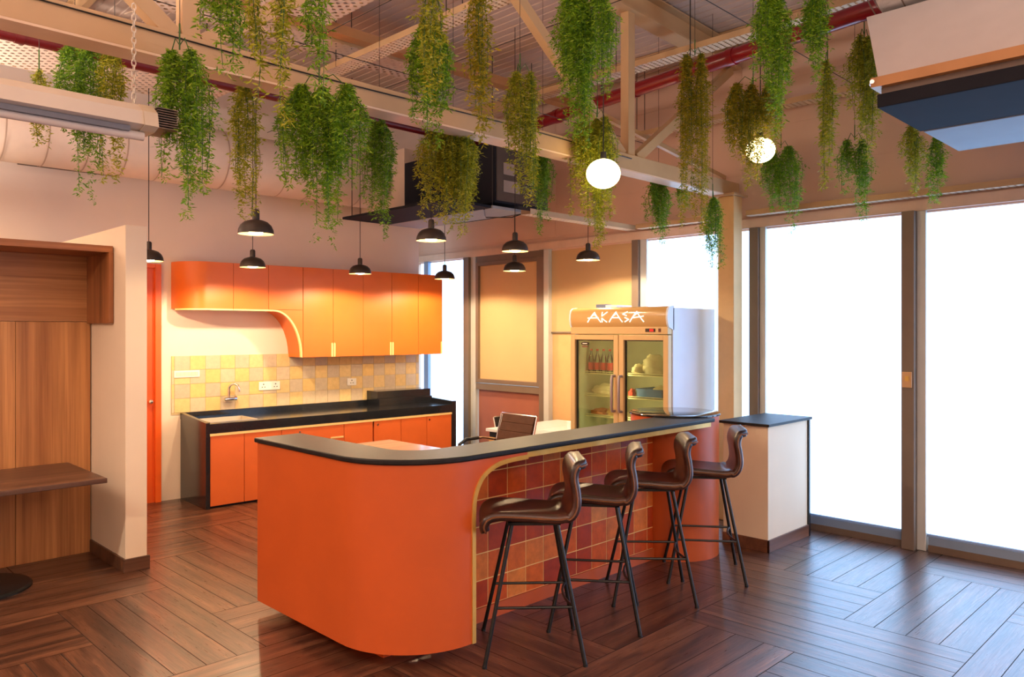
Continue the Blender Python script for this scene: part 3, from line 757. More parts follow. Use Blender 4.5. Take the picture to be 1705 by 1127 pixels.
mb = MB(); mb.box(5.986, 4.115, 1.785, 5.992, 4.225, 1.817); dsp = mb.build('display', M['display'], fr)
mb = MB(); mb.box(5.984, 4.135, 1.79, 5.988, 4.175, 1.812); mb.build('led_digit', M['led'], dsp)
mb = MB(); mb.box(5.984, 4.055, 1.785, 5.992, 4.078, 1.817); mb.build('rocker_switch', plain('switch_maroon', (96, 36, 30), .4), fr)
# letters: strokes in crop units mapped on the canopy front
def LY(cx): return 4.911-(cx-245)*.001147
def LZ(cy): return 1.975-(cy-125)*.00092
strokes = {'letter_a': [[((318, 122), (245, 226)), ((318, 122), (388, 226)), ((250, 182), (365, 182)), ((290, 165), (318, 145)), ((318, 145), (342, 165))]],
           'letter_k': [[((404, 122), (404, 163)), ((456, 122), (406, 162)), ((404, 186), (404, 226)), ((404, 186), (452, 226))]],
           'letter_a.001': [[((548, 122), (480, 226)), ((548, 122), (616, 226)), ((512, 182), (586, 182)), ((522, 165), (548, 145))]],
           'letter_s': [[((668, 122), (624, 146)), ((624, 146), (662, 162)), ((646, 182), (684, 202)), ((684, 202), (644, 226))]],
           'letter_a.002': [[((762, 122), (694, 226)), ((762, 122), (832, 226)), ((724, 186), (832, 170)), ((738, 165), (762, 145))]]}
def cx_at(z):
    for (p0, q0), (p1, q1) in zip(canopy[1:], canopy[2:]):
        if q0 <= z <= q1: return p0+(p1-p0)*(z-q0)/(q1-q0)
    return 5.98
for nm, L in strokes.items():
    mb = MB()
    for seg in L[0]:
        (ax, ay), (bx, by) = seg; p = Vector((0, LY(ax), LZ(ay))); q = Vector((0, LY(bx), LZ(by)))
        d = (q-p).normalized(); nrm = Vector((0, -d.z, d.y))*.0043; p = p-d*.003; q = q+d*.003; V = []
        N = 4
        for i in range(N+1):
            c_ = p.lerp(q, i/N)
            for sg in (-1, 1):
                w = c_+nrm*sg
                for dx in (-.004, .001): V.append((cx_at(w.z)+dx, w.y, w.z))
        fs_ = []
        for i in range(N):
            a0 = i*4; b0 = a0+4; fs_ += [(a0, a0+2, b0+2, b0), (a0+1, b0+1, b0+3, a0+3), (a0, b0, b0+1, a0+1), (a0+2, a0+3, b0+3, b0+2)]
        fs_ += [(0, 1, 3, 2), (N*4, N*4+2, N*4+3, N*4+1)]
        mb.add(V, fs_)
    mb.build(nm, M['letter'], cn)
def fdoor(a0, a1, hy):
    mb = MB(); fw = .075
    for b0, b1, z0, z1 in ((a0, a0+fw-.02, .15, 1.757), (a1-fw+.02, a1, .15, 1.757), (a0+fw-.02, a1-fw+.02, 1.707, 1.757), (a0+fw-.02, a1-fw+.02, .15, .23)): mb.box(5.99, b0, z0, 6.045, b1, z1)
    d = mb.build('door', M['fridge_front'], fr, bevel=.003)
    mb = MB(); mb.box(6.015, a0+fw-.021, .229, 6.022, a1-fw+.021, 1.708); mb.build('glass_pane', M['glass'], d)
    mb = MB()
    for b0, b1, z0, z1 in ((a0+fw-.021, a0+fw-.012, .23, 1.707), (a1-fw+.012, a1-fw+.021, .23, 1.707), (a0+fw-.021, a1-fw+.021, 1.698, 1.707)): mb.box(6.02, b0, z0, 6.04, b1, z1)
    mb.build('gasket', M['ac_black'], d)
    mb = MB(); mb.tube([(5.99, hy, 1.36), (5.95, hy, 1.36), (5.94, hy, 1.32), (5.94, hy, 1.06), (5.95, hy, 1.02), (5.99, hy, 1.02)], .014, 10); mb.build('handle', plain('grey_lilac_grip', (158, 146, 152), .35, .3), d, smooth=60)
    return d
dl = fdoor(4.545, y1-.005, 4.585); fdoor(y0+.005, 4.535, 4.50)
mb = MB(); P_ = [(4.975+.05*math.cos(u), 1.668+.018*math.sin(u)) for u in [2*PI*i/20 for i in range(20)]]
mb.prism(P_, 6.0115, 6.0145, 'x'); mb.build('oval_sticker', M['display'], dl)
mb = MB(); mb.box(6.0105, 4.945, 1.664, 6.0125, 5.005, 1.673); mb.build('sticker_band', M['white'], dl)
mb = MB(); mb.box(6.0115, 4.935, 1.632, 6.0145, 5.01, 1.643); mb.build('sticker_strip', plain('sticker_maroon', (120, 50, 50), .5), dl)
for z in (1.36, 1.135, .925, .62):
    for a0, a1 in ((y0+.055, 4.545), (4.575, y1-.055)):
        mb = MB()
        mb.tube([(6.16, a0, z), (6.16, a1, z)], .006, 6); mb.tube([(6.16, a0, z+.02), (6.16, a1, z+.02)], .004, 6); mb.tube([(6.72, a0, z), (6.72, a1, z)], .005, 6)
        k_ = a0+.01
        while k_ < a1: mb.tube([(6.16, k_, z), (6.72, k_, z)], .0025, 5); k_ += .03
        mb.build('shelf', M['shelf'], fr)
# contents
def bottle(x, y, z, label):
    b = thing('glass_bottle', label, 'bottle', (x, y, z), 0, 'bottles on the top fridge shelf')
    mb = MB(); mb.lathe([(.0, .0), (.030, .0), (.031, .02), (.031, .13), (.024, .165), (.011, .20), (.011, .235), (.0, .236)], (x, y, z), 16); mb.build('glass_body', M['bottle'], b, smooth=40)
    mb = MB(); mb.lathe([(.0315, .03), (.0325, .03), (.0325, .105), (.0315, .105)], (x, y, z), 16); mb.build('paper_label', M['redlabel'], b, smooth=40)
    mb = MB(); mb.lathe([(.012, .225), (.013, .226), (.013, .243), (.0, .244)], (x, y, z), 12); mb.build('cap', M['redlabel'], b)
for i, (yy, l) in enumerate(((5.045, 'red-labelled bottle at the hinge end of the fridge shelf row'), (4.965, 'red-labelled bottle second from the hinge end of the row'), (4.885, 'red-labelled bottle third from the hinge end of the row'), (4.805, 'red-labelled bottle nearest the fridge door handle'))): bottle(6.2, yy, 1.367, l)
def sack(name, label, cat, c, r, mat, seed, flat=.2):
    rr = random.Random(seed); mb = MB(); mb.ball((0, 0, 0), 1., 22)
    V = []
    ph = [rr.uniform(0, 6) for _ in range(6)]
    for x, y, z in mb.v:
        k_ = 1+.12*math.sin(5*x+ph[0])*math.sin(4*y+ph[1])+.10*math.sin(9*z+7*x+ph[2])+.05*math.sin(17*y+ph[3])
        zz = max(z*k_, -.72)
        V.append((c[0]+x*k_*r[0], c[1]+y*k_*r[1], c[2]+(zz+.72)*r[2]))
    mb.v = V; o = mb.build(name, M[mat] if isinstance(mat, str) else mat, smooth=60); return tag(o, label, cat)
sack('plastic_bag', 'large cream plastic sack on the upper shelf behind right door', 'bag', (6.32, 4.34, 1.367), (.12, .12, .115), 'bag', 3)
sack('small_bag', 'small cream bag slumped beside the big sack', 'bag', (6.24, 4.485, 1.367), (.07, .055, .06), 'bag', 4)
sack('plastic_bag', 'crumpled cream bag alone on the middle shelf behind left door', 'bag', (6.28, 4.93, 1.142), (.11, .12, .062), 'bag', 5)
sack('food_packet', 'brown wrapped food packet on the lower shelf by the hinge', 'packet', (6.28, 4.98, .932), (.1, .09, .04), 'bread', 6)
sack('food_packet', 'pale brown food packet on the lower shelf by the door handle', 'packet', (6.28, 4.82, .932), (.08, .065, .055), plain('pale_food_wrap', (206, 160, 84), .5, var=.15, scale=30), 8)
tb = thing('blue_tray', 'blue plastic tray on the middle shelf behind right door', 'tray', (6.35, 4.33, 1.142))
mb = MB(); mb.box(6.2, 4.18, 1.142, 6.5, 4.48, 1.152); mb.box(6.2, 4.18, 1.142, 6.21, 4.48, 1.225); mb.box(6.49, 4.18, 1.142, 6.5, 4.48, 1.225); mb.box(6.2, 4.18, 1.142, 6.5, 4.19, 1.225); mb.box(6.2, 4.47, 1.142, 6.5, 4.48, 1.225); mb.build('tub', M['blue'], tb, bevel=.003)
mb = MB(); mb.box(6.19, 4.17, 1.222, 6.2, 4.49, 1.232); mb.box(6.19, 4.17, 1.222, 6.51, 4.18, 1.232); mb.box(6.19, 4.48, 1.222, 6.51, 4.49, 1.232); mb.build('rim', M['blue'], tb)
sack('small_bag', 'cream bag lying inside the blue tray', 'bag', (6.34, 4.29, 1.155), (.10, .075, .06), 'bag', 9)
sack('red_packet', 'red packet beside the blue tray', 'packet', (6.2, 4.532, 1.142), (.04, .034, .05), 'redlabel', 10)
bx = thing('carton', 'flat white carton lying on top of the fridge', 'box', (6.4, 4.85, 2.01))
mb = MB(); mb.box(6.2, 4.72, 2.012, 6.45, 4.98, 2.055); mb.build('box_body', M['paper'], bx, bevel=.003)
mb = MB(); mb.box(6.198, 4.86, 2.012, 6.3, 4.982, 2.065); mb.build('blue_flap', plain('blue_grey_flap', (96, 104, 134), .5), bx)

# ------------------------------------------------------------------ desk, chair, inner table
d = thing('white_desk', 'white laminate desk behind the bar beside the fridge', 'desk', (6.2, 5.7, 0))
mb = MB(); mb.box(5.66, 5.25, .72, 6.82, 5.62, .75); mb.box(5.66, 5.628, .72, 6.82, 6.06, .75); mb.build('desktop', M['desk'], d, bevel=.003)
mb = MB(); mb.box(5.69, 5.28, .55, 6.8, 6.03, .72); mb.build('drawer_box', M['ac_black'], d)
mb = MB(); mb.box(5.68, 5.65, .30, 5.7, 6.03, .66); mb.build('drawer_front', plain('desk_tan_front', (196, 150, 96), .5), d)
for p in ((5.72, 5.31), (6.76, 5.31), (5.72, 6.0), (6.76, 6.0)):
    mb = MB(); mb.box(p[0]-.025, p[1]-.025, 0, p[0]+.025, p[1]+.025, .72); mb.build('leg', M['mull_light'], d)
bx = thing('white_box', 'small white box on the desk next to the fridge', 'box', (6.3, 5.36, .75))
mb = MB(); mb.box(6.25, 5.30, .751, 6.45, 5.42, .81); mb.build('box_body', M['paper'], bx, bevel=.003)
mb = MB(); mb.box(6.245, 5.295, .81, 6.455, 5.425, .828); mb.build('lid', M['paper'], bx, bevel=.003)
mb = MB(); mb.box(5.95, 5.36, .7505, 6.1, 5.55, .7525); r = mb.build('paper_sheet', plain('greyish_paper', (206, 208, 214), .6)); tag(r, 'loose paper sheet lying on the white desk', 'paper')

def office_chair(loc, rot, label, mat):
    C = Frame(loc, rot)
    t = thing('office_chair', label, 'chair', loc, rot, 'office chairs at the desk')
    # local +x is forward
    mb = MB(C)
    for i in range(5): 
        mb.box(-.22+.09*i, -.235, .455, -.22+.09*i+.086, .235, .505)
    mb.build('seat', M[mat], t, bevel=.015, seg=3)
    mb = MB(C); n = 5
    for i in range(n):
        z0 = .56+.088*i; sl = lambda z: -.22-.24*(z-.5)-.10*max(0, z-.75)
        a0, a1 = sl(z0), sl(z0+.088)
        mb.add([(a0, -.225, z0), (a0, .225, z0), (a1, .225, z0+.0885), (a1, -.225, z0+.0885), (a0-.035, -.225, z0-.006), (a0-.035, .225, z0-.006), (a1-.035, .225, z0+.0825), (a1-.035, -.225, z0+.0825)],
               [(0, 1, 2, 3), (4, 7, 6, 5), (0, 4, 5, 1), (2, 6, 7, 3), (0, 3, 7, 4), (1, 5, 6, 2)])
    mb.build('backrest', M[mat], t, bevel=.006, seg=2)
    for sy in (-1, 1):
        mb = MB(C); y = .25*sy; mb.tube([(-.2, y, .48), (-.29, y, .7), (-.37, y, .998)], .011, 8); mb.build('back_rail', M['chrome'], t, smooth=40)
        mb = MB(C); mb.tube([(-.28, y, .72), (-.1, y, .76), (.12, y, .76), (.2, y, .72), (.21, y, .58), (.14, y, .48)], .013, 8); am = mb.build('armrest', M['chrome'], t, smooth=40)
        mb = MB(C); mb.tube([(-.04, y, .763), (.12, y, .763), (.205, y, .72), (.212, y, .59)], .019, 8); mb.build('arm_pad', M['black'], am, smooth=40)
    mb = MB(C); mb.tube([(-.372, -.245, .998), (-.372, .245, .998)], .012, 8); mb.build('top_rail', M['chrome'], t, smooth=40)
    mb = MB(C); mb.tube([(0, 0, .08), (0, 0, .46)], .028, 12); mb.build('gas_column', M['chrome'], t, smooth=40)
    for i in range(5):
        u = 2*PI*i/5; mb = MB(C); mb.tube([(0, 0, .1), (.28*math.cos(u), .28*math.sin(u), .075)], [.022, .014], 8); lg = mb.build('base_leg', M['chrome'], t, smooth=40)
        mb = MB(C); mb.ball((.28*math.cos(u), .28*math.sin(u), .031), .03, 12); mb.build('caster', M['black'], lg, smooth=60)
    return t
oc = office_chair((5.19, 5.46, 0), PI, 'brown ribbed leather office chair tilted back behind the bar', 'leather_chair'); oc.scale = (1, 1, .95)
oc = office_chair((6.6, 6.42, 0), math.radians(-90), 'low black chair mostly hidden on the far side of the desk', 'black'); oc.scale = (.8, .8, .76)
t = thing('kitchen_table', 'pale wood topped table standing behind the bar counter', 'table', (3.8, 5.45, 0))
mb = MB(); mb.box(3.25, 4.75, .715, 4.43, 6.1, .75); mb.build('tabletop', M['table_pale'], t, bevel=.004)
for p in ((3.31, 4.81), (4.37, 4.81), (3.31, 6.04), (4.37, 6.04)):
    mb = MB(); mb.box(p[0]-.025, p[1]-.025, 0, p[0]+.025, p[1]+.025, .715); mb.build('leg', M['metal_black'], t)

# ------------------------------------------------------------------ overhead steel
tr = thing('roof_truss', 'beige steel roof truss crossing the room above the bar', 'truss', (2, 3.8, 3.1))
mb = MB(); mb.prism([(3.74, 3.095), (3.86, 3.095), (3.86, 3.225), (3.74, 3.225)], -3.24, 6.86, 'x'); mb.build('bottom_chord', M['steel'], tr, bevel=.005)
mb = MB(); mb.box(-3.24, 3.735, 3.085, 6.6, 3.885, 3.096); mb.build('bottom_flange', plain('flange_lit_steel', (224, 196, 168), .4), tr)  # paler than the chord: window light on the underside painted in
def tz(x): return 4.33+.035*(6.9-x)-.0
mb = MB()
for (a0, a1, b0, b1) in ((3.72, 3.88, 0, .014), (3.795, 3.805, .014, .20), (3.72, 3.88, .20, .214)):
    mb.add([(-3.24, a0, tz(-3.24)+b0), (6.86, a0, tz(6.86)+b0), (6.86, a1, tz(6.86)+b0), (-3.24, a1, tz(-3.24)+b0), (-3.24, a0, tz(-3.24)+b1), (6.86, a0, tz(6.86)+b1), (6.86, a1, tz(6.86)+b1), (-3.24, a1, tz(-3.24)+b1)],
           [(0, 3, 2, 1), (4, 5, 6, 7), (0, 1, 5, 4), (1, 2, 6, 5), (2, 3, 7, 6), (3, 0, 4, 7)])
mb.build('top_chord', M['steel'], tr)
for x in (1.555, 5.14):
    mb = MB(); mb.box(x-.045, 3.76, 3.22, x+.045, 3.84, tz(x)+.01); mb.build('post', M['steel'], tr, bevel=.004)
for (x0, z0), (x1, z1) in (((5.05, 3.22), (3.42, tz(3.4))), ((5.24, 3.22), (6.78, tz(6.8)-.02)), ((1.62, 3.22), (3.3, tz(3.3))), ((1.48, 3.22), (-.2, tz(-.2))), ((-2.0, 3.22), (-.35, tz(-.3)))):
    d = Vector((x1-x0, 0, z1-z0)).normalized(); nn = Vector((-d.z, 0, d.x))*.04
    mb = MB(); a0 = Vector((x0, 0, z0)); a1 = Vector((x1, 0, z1))
    mb.prism([((a0+nn).x, (a0+nn).z), ((a1+nn).x, (a1+nn).z), ((a1-nn).x, (a1-nn).z), ((a0-nn).x, (a0-nn).z)], 3.765, 3.835, 'y'); mb.build('brace', M['steel'], tr, bevel=.003)
mb = MB(); mb.tube([(4.9, 3.93, 3.56), (6.86, 3.90, 3.30)], .028, 4); r = mb.build('tie_angle', M['steel']); tag(r, 'slim steel tie running down to the column behind the truss', 'beam')
# purlins (under the roof sheet, along y)
for i, (x, l) in enumerate(((.6, 'roof purlin over the left end of the truss'), (2.1, 'roof purlin over the left part of the room'), (6.5, 'roof purlin closest to the glazed wall'))):
    mb = MB(); z = rz(x)
    for b in ((x-.04, z-.015, x+.04, z), ): mb.box(b[0], -4.1, z-.016, b[2], 8.1, z-.002)
    mb.box(x-.004, -4.1, z-.11, x+.004, 8.1, z-.01); mb.box(x-.004, -4.1, z-.118, x+.05, 8.1, z-.108)
    r = mb.build('roof_purlin', M['steel']); tag(r, l, 'beam', 'roof purlins')
# cross beam along x, its orange lighting painted in by the copper colour
mb = MB(); mb.box(1.2, 5.58, 4.28, 6.6, 5.64, 4.36); mb.box(1.2, 5.641, 4.28, 6.6, 5.70, 4.29); r = mb.build('cross_beam', M['copper']); tag(r, 'angle beam with orange light in its colour, crossing behind the truss', 'beam')
# perforated sheets and cable trays
def sheet(label, x0, y0, x1, y1, z):
    t = thing('perforated_panel', label, 'panel', ((x0+x1)/2, (y0+y1)/2, z))
    mb = MB(); mb.add([(x0, y0, z), (x1, y0, z), (x1, y1, z), (x0, y1, z)], [(0, 1, 2, 3)]); mb.build('sheet', M['perf'], t, flip=False, solid=.003)
    mb = MB()
    for b in ((x0, y0, x1, y0+.012), (x0, y1-.012, x1, y1), (x0, y0, x0+.012, y1), (x1-.012, y0, x1, y1)): mb.box(b[0], b[1], z, b[2], b[3], z+.05)
    mb.build('rim', M['steel'], t)
sheet('perforated metal panel above the wall batten light', -2.6, 6.4, 3.2, 7.5, 4.0)
sheet('perforated metal panel beside the orange-lit cross beam', 1.4, 5.74, 4.76, 6.12, 4.27)
sheet('perforated metal panel hung high over the truss', 2.55, 4.2, 3.4, 5.56, 4.3)
def traye(label, p0, p1, w=.14, h=.05):
    t = thing('cable_tray', label, 'cable tray', ((p0[0]+p1[0])/2, (p0[1]+p1[1])/2, p0[2]))
    x0, y0, z = p0; x1, y1, _ = p1
    if abs(x1-x0) > abs(y1-y0):
        mb = MB(); mb.box(x0, y0-w/2, z, x1, y0+w/2, z+.002); mb.build('bed', M['tray'], t)
        for s_ in (-1, 1): mb = MB(); mb.box(x0, y0+s_*w/2, z, x1, y0+s_*w/2+.002*s_, z+h); mb.build('side_rail', M['steel'], t)
        hang = [(x0+.3+i*1.5, y0) for i in range(int((x1-x0-.3)/1.5)+1)]
    else:
        mb = MB(); mb.box(x0-w/2, y0, z, x0+w/2, y1, z+.002); mb.build('bed', M['tray_y'], t)
        for s_ in (-1, 1): mb = MB(); mb.box(x0+s_*w/2, y0, z, x0+s_*w/2+.002*s_, y1, z+h); mb.build('side_rail', M['steel'], t)
        hang = [(x0, y0+.3+i*1.5) for i in range(int((y1-y0-.3)/1.5)+1)]
    for hx, hy in hang:
        if z > 3:
            mb = MB(); 
            for s_ in (-1, 1):
                q = (hx, hy+s_*w/2) if abs(x1-x0) > abs(y1-y0) else (hx+s_*w/2, hy)
                mb.tube([(q[0], q[1], z), (q[0], q[1], rz(q[0]))], .004, 6)
            mb.build('hanger_rod', M['wire'], t)
traye('slotted cable tray running alongside the big red pipe', (5.72, -2, 4.15), (5.72, 5.5, 4.15), .16)
traye('slotted cable tray under the middle of the roof', (3.79, 2.6, 4.12), (3.79, 6.15, 4.12), .16)
traye('slotted cable tray high on the glazed wall', (6.72, -3, 3.83), (6.72, 4.9, 3.83), .14)
traye('slotted cable tray just above the window heads by the right edge', (6.78, -3, 2.885), (6.78, 3.6, 2.885), .1)
traye('slotted cable tray in front of the window wall past the column', (6.82, 3.84, 2.885), (6.82, 4.9, 2.885), .1)
traye('slotted cable tray from the ceiling unit out to the window wall', (5.2, 5.02, 2.885), (6.87, 5.02, 2.885), .12)
# red pipes
def pipe(name, label, pts, r, mt='red'):
    t = thing(name, label, 'pipe', pts[0])
    mb = MB(); mb.tube(pts, r, 20); mb.build('tube', M[mt], t, smooth=40)
    n = 4
    for i in range(1, n):
        mb = MB()
        b_ = Vector(pts[2 if len(pts) > 2 else -1]); a0 = Vector(pts[0]).lerp(b_, i/n); dd = (b_-Vector(pts[0])).normalized()*.03; mb.tube([a0-dd, a0+dd], r*1.13, 20); mb.build('coupling', M[mt], t, smooth=40)
    mb = MB()
    for i in range(1, n):
        a0 = Vector(pts[0]).lerp(Vector(pts[2 if len(pts) > 2 else -1]), (i-.4)/n); mb.tube([a0+Vector((0, 0, r)), (a0.x, a0.y, rz(a0.x))], .005, 6)
    mb.build('hanger_rod', M['wire'], t)
pipe('fire_pipe', 'thick glossy red pipe slanting under the roof towards the windows', [(5.95, 6.2, 3.95), (5.66, 4.1, 3.95), (5.37, 2.02, 3.95), (5.365, 1.93, 3.95), (5.39, 1.87, 3.95), (5.46, 1.85, 3.95), (6.2, 1.85, 3.95)], .062)
pipe('sprinkler_pipe', 'thin dark red pipe running behind the truss', [(-3.1, 6.34, 3.88), (5.9, 6.34, 3.88)], .045, 'red_dark')
# round duct along the back wall
d = thing('round_duct', 'long round beige air duct along the top of the back wall', 'duct', (1, 7.9, 3.27))
mb = MB(); mb.tube([(-3.2, 7.93, 3.57), (5.45, 7.80, 3.57)], .30, 40); mb.build('shell', M['duct'], d, smooth=40)
for i in range(26):
    x = -2.9+.32*i; mb = MB(); yy = 7.93-.13*(x+3.2)/8.65; mb.tube([(x-.006, yy, 3.57), (x+.006, yy, 3.57)], .306, 40, cap=False); mb.build('seam_ring', plain('duct_seam', (180, 156, 138), .5) if i == 0 else bpy.data.materials['duct_seam'], d, smooth=40)
mb = MB(K); mb.box(-1.46, -.03, 3.36, -.6, -.005, 3.385); r = mb.build('wall_conduit', M['sill']); tag(r, 'short dark conduit on the back wall just under the duct', 'conduit')
# ceiling fan-coil unit at the duct end
u = thing('ceiling_fan_unit', 'black fan coil unit hung at the end of the round duct', 'air conditioner', (5.7, 6.5, 3.05))
mb = MB(); mb.box(5.49, 7.27, 3.2, 5.98, 8.15, 3.93); mb.build('plenum', M['duct'], u, bevel=.004)
mb = MB(); mb.box(5.49, 5.74, 3.12, 6.3, 7.265, 3.75); mb.build('casing', M['ac_black'], u, bevel=.006)
mb = MB(); mb.box(5.51, 5.728, 3.14, 6.28, 5.741, 3.73); pn = mb.build('end_panel', plain('glossy_grey_panel', (96, 92, 90), .2, .3), u)
mb = MB(); mb.box(5.60, 5.722, 3.42, 5.76, 5.729, 3.54); mb.box(5.60, 5.722, 3.24, 5.84, 5.729, 3.36); mb.build('notice_label', plain('grey_notice', (158, 146, 138), .5), pn)
mb = MB(); mb.box(4.80, 5.72, 3.05, 5.42, 7.5, 3.075); mb.build('drip_tray', M['ac_black'], u)
mb = MB(); mb.box(5.42, 5.70, 3.045, 5.9, 7.5, 3.075); mb.build('return_grille', M['ac_grey'], u, bevel=.003)
mb = MB()
for q in ((4.86, 5.8), (4.86, 7.4), (5.85, 5.76), (5.45, 5.735)): mb.tube([(q[0], q[1], 3.07), (q[0], q[1], rz(q[0]))], .005, 6)
mb.build('hanger_rod', M['wire'], u)
mb = MB(); mb.tube([(5.35, 5.75, 3.03), (5.5, 5.9, 3.0), (5.7, 6.1, 3.02), (5.8, 5.8, 3.0), (5.88, 5.72, 3.04)], .006, 6); mb.build('loose_cable', M['black'], u)
# right-hand air-conditioning cassette
u = thing('ducted_ac_unit', 'dark ducted air conditioner with white tapering plenum at upper right', 'air conditioner', (4.8, .8, 2.95))
mb = MB(); mb.box(4.16, -1.2, 2.95, 4.83, 1.49, 3.02); mb.build('front_tray', M['ac_black'], u, bevel=.004)
mb = MB(); mb.box(4.83, -1.2, 2.945, 5.51, 1.475, 3.4); mb.build('casing', M['ac_grey'], u, bevel=.006)
mb = MB(); mb.box(4.18, -1.2, 3.02, 4.83, 1.475, 3.055); mb.build('grey_rail', plain('ac_grey_rail', (120, 106, 98), .5), u)
mb = MB(); mb.box(4.14, -1.2, 3.055, 4.20, 1.515, 3.105); mb.box(4.201, 1.475, 3.055, 4.83, 1.515, 3.105); mb.build('copper_flange', M['copper'], u)
pl = [(4.17, -1.15), (4.80, -1.15), (4.80, 1.49), (4.17, 1.49)]; pu = [(4.58, -1.1), (5.15, -1.1), (5.15, 1.70), (4.58, 1.70)]
mb = MB(); V = [(x, y, 3.105) for x, y in pl] + [(x, y, 3.60) for x, y in pu]
mb.add(V, [(0, 3, 2, 1), (4, 5, 6, 7)] + [(i, (i+1) % 4, 4+(i+1) % 4, 4+i) for i in range(4)]); mb.build('plenum', M['plenum_white'], u, bevel=.003)
mb = MB(); mb.tube([(4.70, 1.66, 4.02), (4.70, 1.62, 4.02), (4.70, -3.0, 4.02)], [.36, .42, .42], 48); fd = mb.build('foil_duct', M['silver'], u, smooth=40)
mb = MB()
for k in range(9):
    yy = 1.66-.16*k; mb.tube([(4.70, yy, 4.02), (4.70, yy-.008, 4.02)], .424, 48, cap=False)
mb.build('foil_seam', M['mull'], fd)
mb = MB()
for q in ((5.47, 1.44), (5.47, -1.)): mb.tube([(q[0], q[1], 3.03), (q[0], q[1], rz(q[0]))], .006, 6)
mb.build('hanger_rod', M['wire'], u)
mb = MB(); mb.tube([(4.12, 1.50, 3.08), (4.16, 1.52, 3.08)], .011, 10); mb.build('hex_bolt', M['chrome'], u)

# ------------------------------------------------------------------ batten light on chains
b = thing('batten_light', 'white linear batten light hung on chains at upper left', 'light', (-.5, 3.6, 2.7))
by = 3.62
prof = [(by-.10, 2.70), (by-.085, 2.76), (by-.03, 2.80), (by+.03, 2.80), (by+.085, 2.76), (by+.10, 2.70), (by+.05, 2.685), (by-.05, 2.685)]
mb = MB(); mb.prism(prof, -2.6, 1.29, 'x'); mb.build('housing', plain('batten_housing_white', (206, 192, 176), .4, var=.02), b, smooth=25)
mb = MB(); mb.prism([(by+(p-by)*1.06, 2.742+(q-2.742)*1.06) for p, q in prof], 1.25, 1.31, 'x'); mb.build('end_cap', plain('cap_pale', (204, 186, 162), .4), b)
mb = MB(); mb.tube([(-2.5, by-.03, 2.662), (1.27, by-.03, 2.662)], .02, 14); mb.build('tube_lamp', plain('unlit_tube', (218, 204, 192), .25), b, smooth=40)
mb = MB(); mb.box(-2.5, by-.075, 2.668, 1.2, by-.055, 2.69); mb.build('dark_slot', plain('batten_slot', (104, 106, 116), .5), b)
mb = MB()
for k in range(9): mb.box(1.31, by-.09+.0, 2.70+.011*k, 1.40, by+.09, 2.703+.011*k)
mb.build('end_louvre', M['mull'], b)
for cx_ in (1.24, -2.2):
    ch = MB()
    z = 2.80; k = 0
    while z < 3.235:
        R1, R2 = .009, .017; u_ = [2*PI*i/8 for i in range(9)]
        ch.tube([((cx_+(R1*math.cos(a) if k % 2 else 0)), by+(0 if k % 2 else R1*math.cos(a)), z+.014+R2*math.sin(a)) for a in u_], .0028, 5); z += .025; k += 1
    ch.tube([(cx_, by, 3.22), (cx_, 3.735, 3.24)], .003, 5)
    ch.build('chain', M['steel_sink'], b)

# ------------------------------------------------------------------ pendants
WARM = (1.0, .73, .42)
def pendant(first):
    t = thing('pendant_lamp', '', 'lamp', (0, 0, 0), 0, 'black dome pendants')
    mb = MB(); R_ = .125
    outp = [(R_, 0), (R_, .004), (.122, .03), (.108, .062), (.082, .087), (.045, .100), (.026, .104)]
    inp = [(.024, .1), (.044, .096), (.079, .083), (.104, .06), (.118, .03), (.121, .002)]
    mb.lathe(outp, (0, 0, 0), 36); mb.f = [f for f in mb.f if len(f) == 4]; mb.mi = [0]*len(mb.f); mb.at = [0.]*len(mb.f)
    sh = mb.build('shade', M['shade'], t, smooth=50, flip=False)
    mb = MB(); mb.lathe(inp, (0, 0, 0), 36); mb.lathe([(.121, .002), (.125, 0.)], (0, 0, 0), 36); mb.f = [f for f in mb.f if len(f) == 4]; mb.mi = [0]*len(mb.f); mb.at = [0.]*len(mb.f)
    mb.build('shade_lining', M['shade_in'], sh, smooth=50, flip=False)
    mb = MB(); mb.lathe([(.0, .10), (.026, .10), (.026, .165), (.018, .178), (.0, .18)], (0, 0, 0), 20); mb.build('lamp_holder', M['shade'], t, smooth=40)
    mb = MB(); mb.ball((0, 0, .010), (.05, .05, .016), 20); mb.build('bulb', M['bulb'], t, smooth=60)
    return t
pd = pendant(True)
PEND = [(2.62, 5.22, 2.49, 'dome pendant nearest the camera, above the curve of the bar'), (4.07, 5.02, 2.545, 'dome pendant below the biggest fern in front of the ceiling unit'), (5.11, 5.07, 2.535, 'dome pendant in front of the tan casement blind, higher of the two'), (6.25, 5.13, 2.53, 'dome pendant over the fridge in front of the yellow-lit blind'),
        (2.63, 7.30, 2.43, 'dome pendant half hidden by the cream partition'), (3.63, 7.30, 2.43, 'dome pendant in front of the short orange wall cabinets'), (4.90, 7.30, 2.43, 'dome pendant in front of the tall orange wall cabinets'), (6.13, 7.30, 2.43, 'dome pendant at the window end of the orange wall cabinets'), (6.06, 6.02, 2.455, 'dome pendant in front of the tan casement blind, lower of the two')]
PW = [9, 9, 6, 14, 20, 23, 23, 20, 7]
for i, (x, y, z, l) in enumerate(PEND):
    o = pd if i == 0 else copy_tree(pd)
    o.location = (x, y, z); o['label'] = l
    mb = MB(); top = rz(x)
    if i == 4: top = 3.985
    if i == 0: top = 4.3
    if 4.8 < x < 5.9 and y > 5.7: top = 3.05
    mb.tube([(x, y, z+.178), (x, y, top)], .0035, 6); mb.build('cord', M['wire'], o)
    lamp('pendant_light', 'SPOT', (0, 0, -.03), PW[i]*1.5, WARM, o, shadow_soft_size=.03, spot_size=math.radians(165), spot_blend=.25)
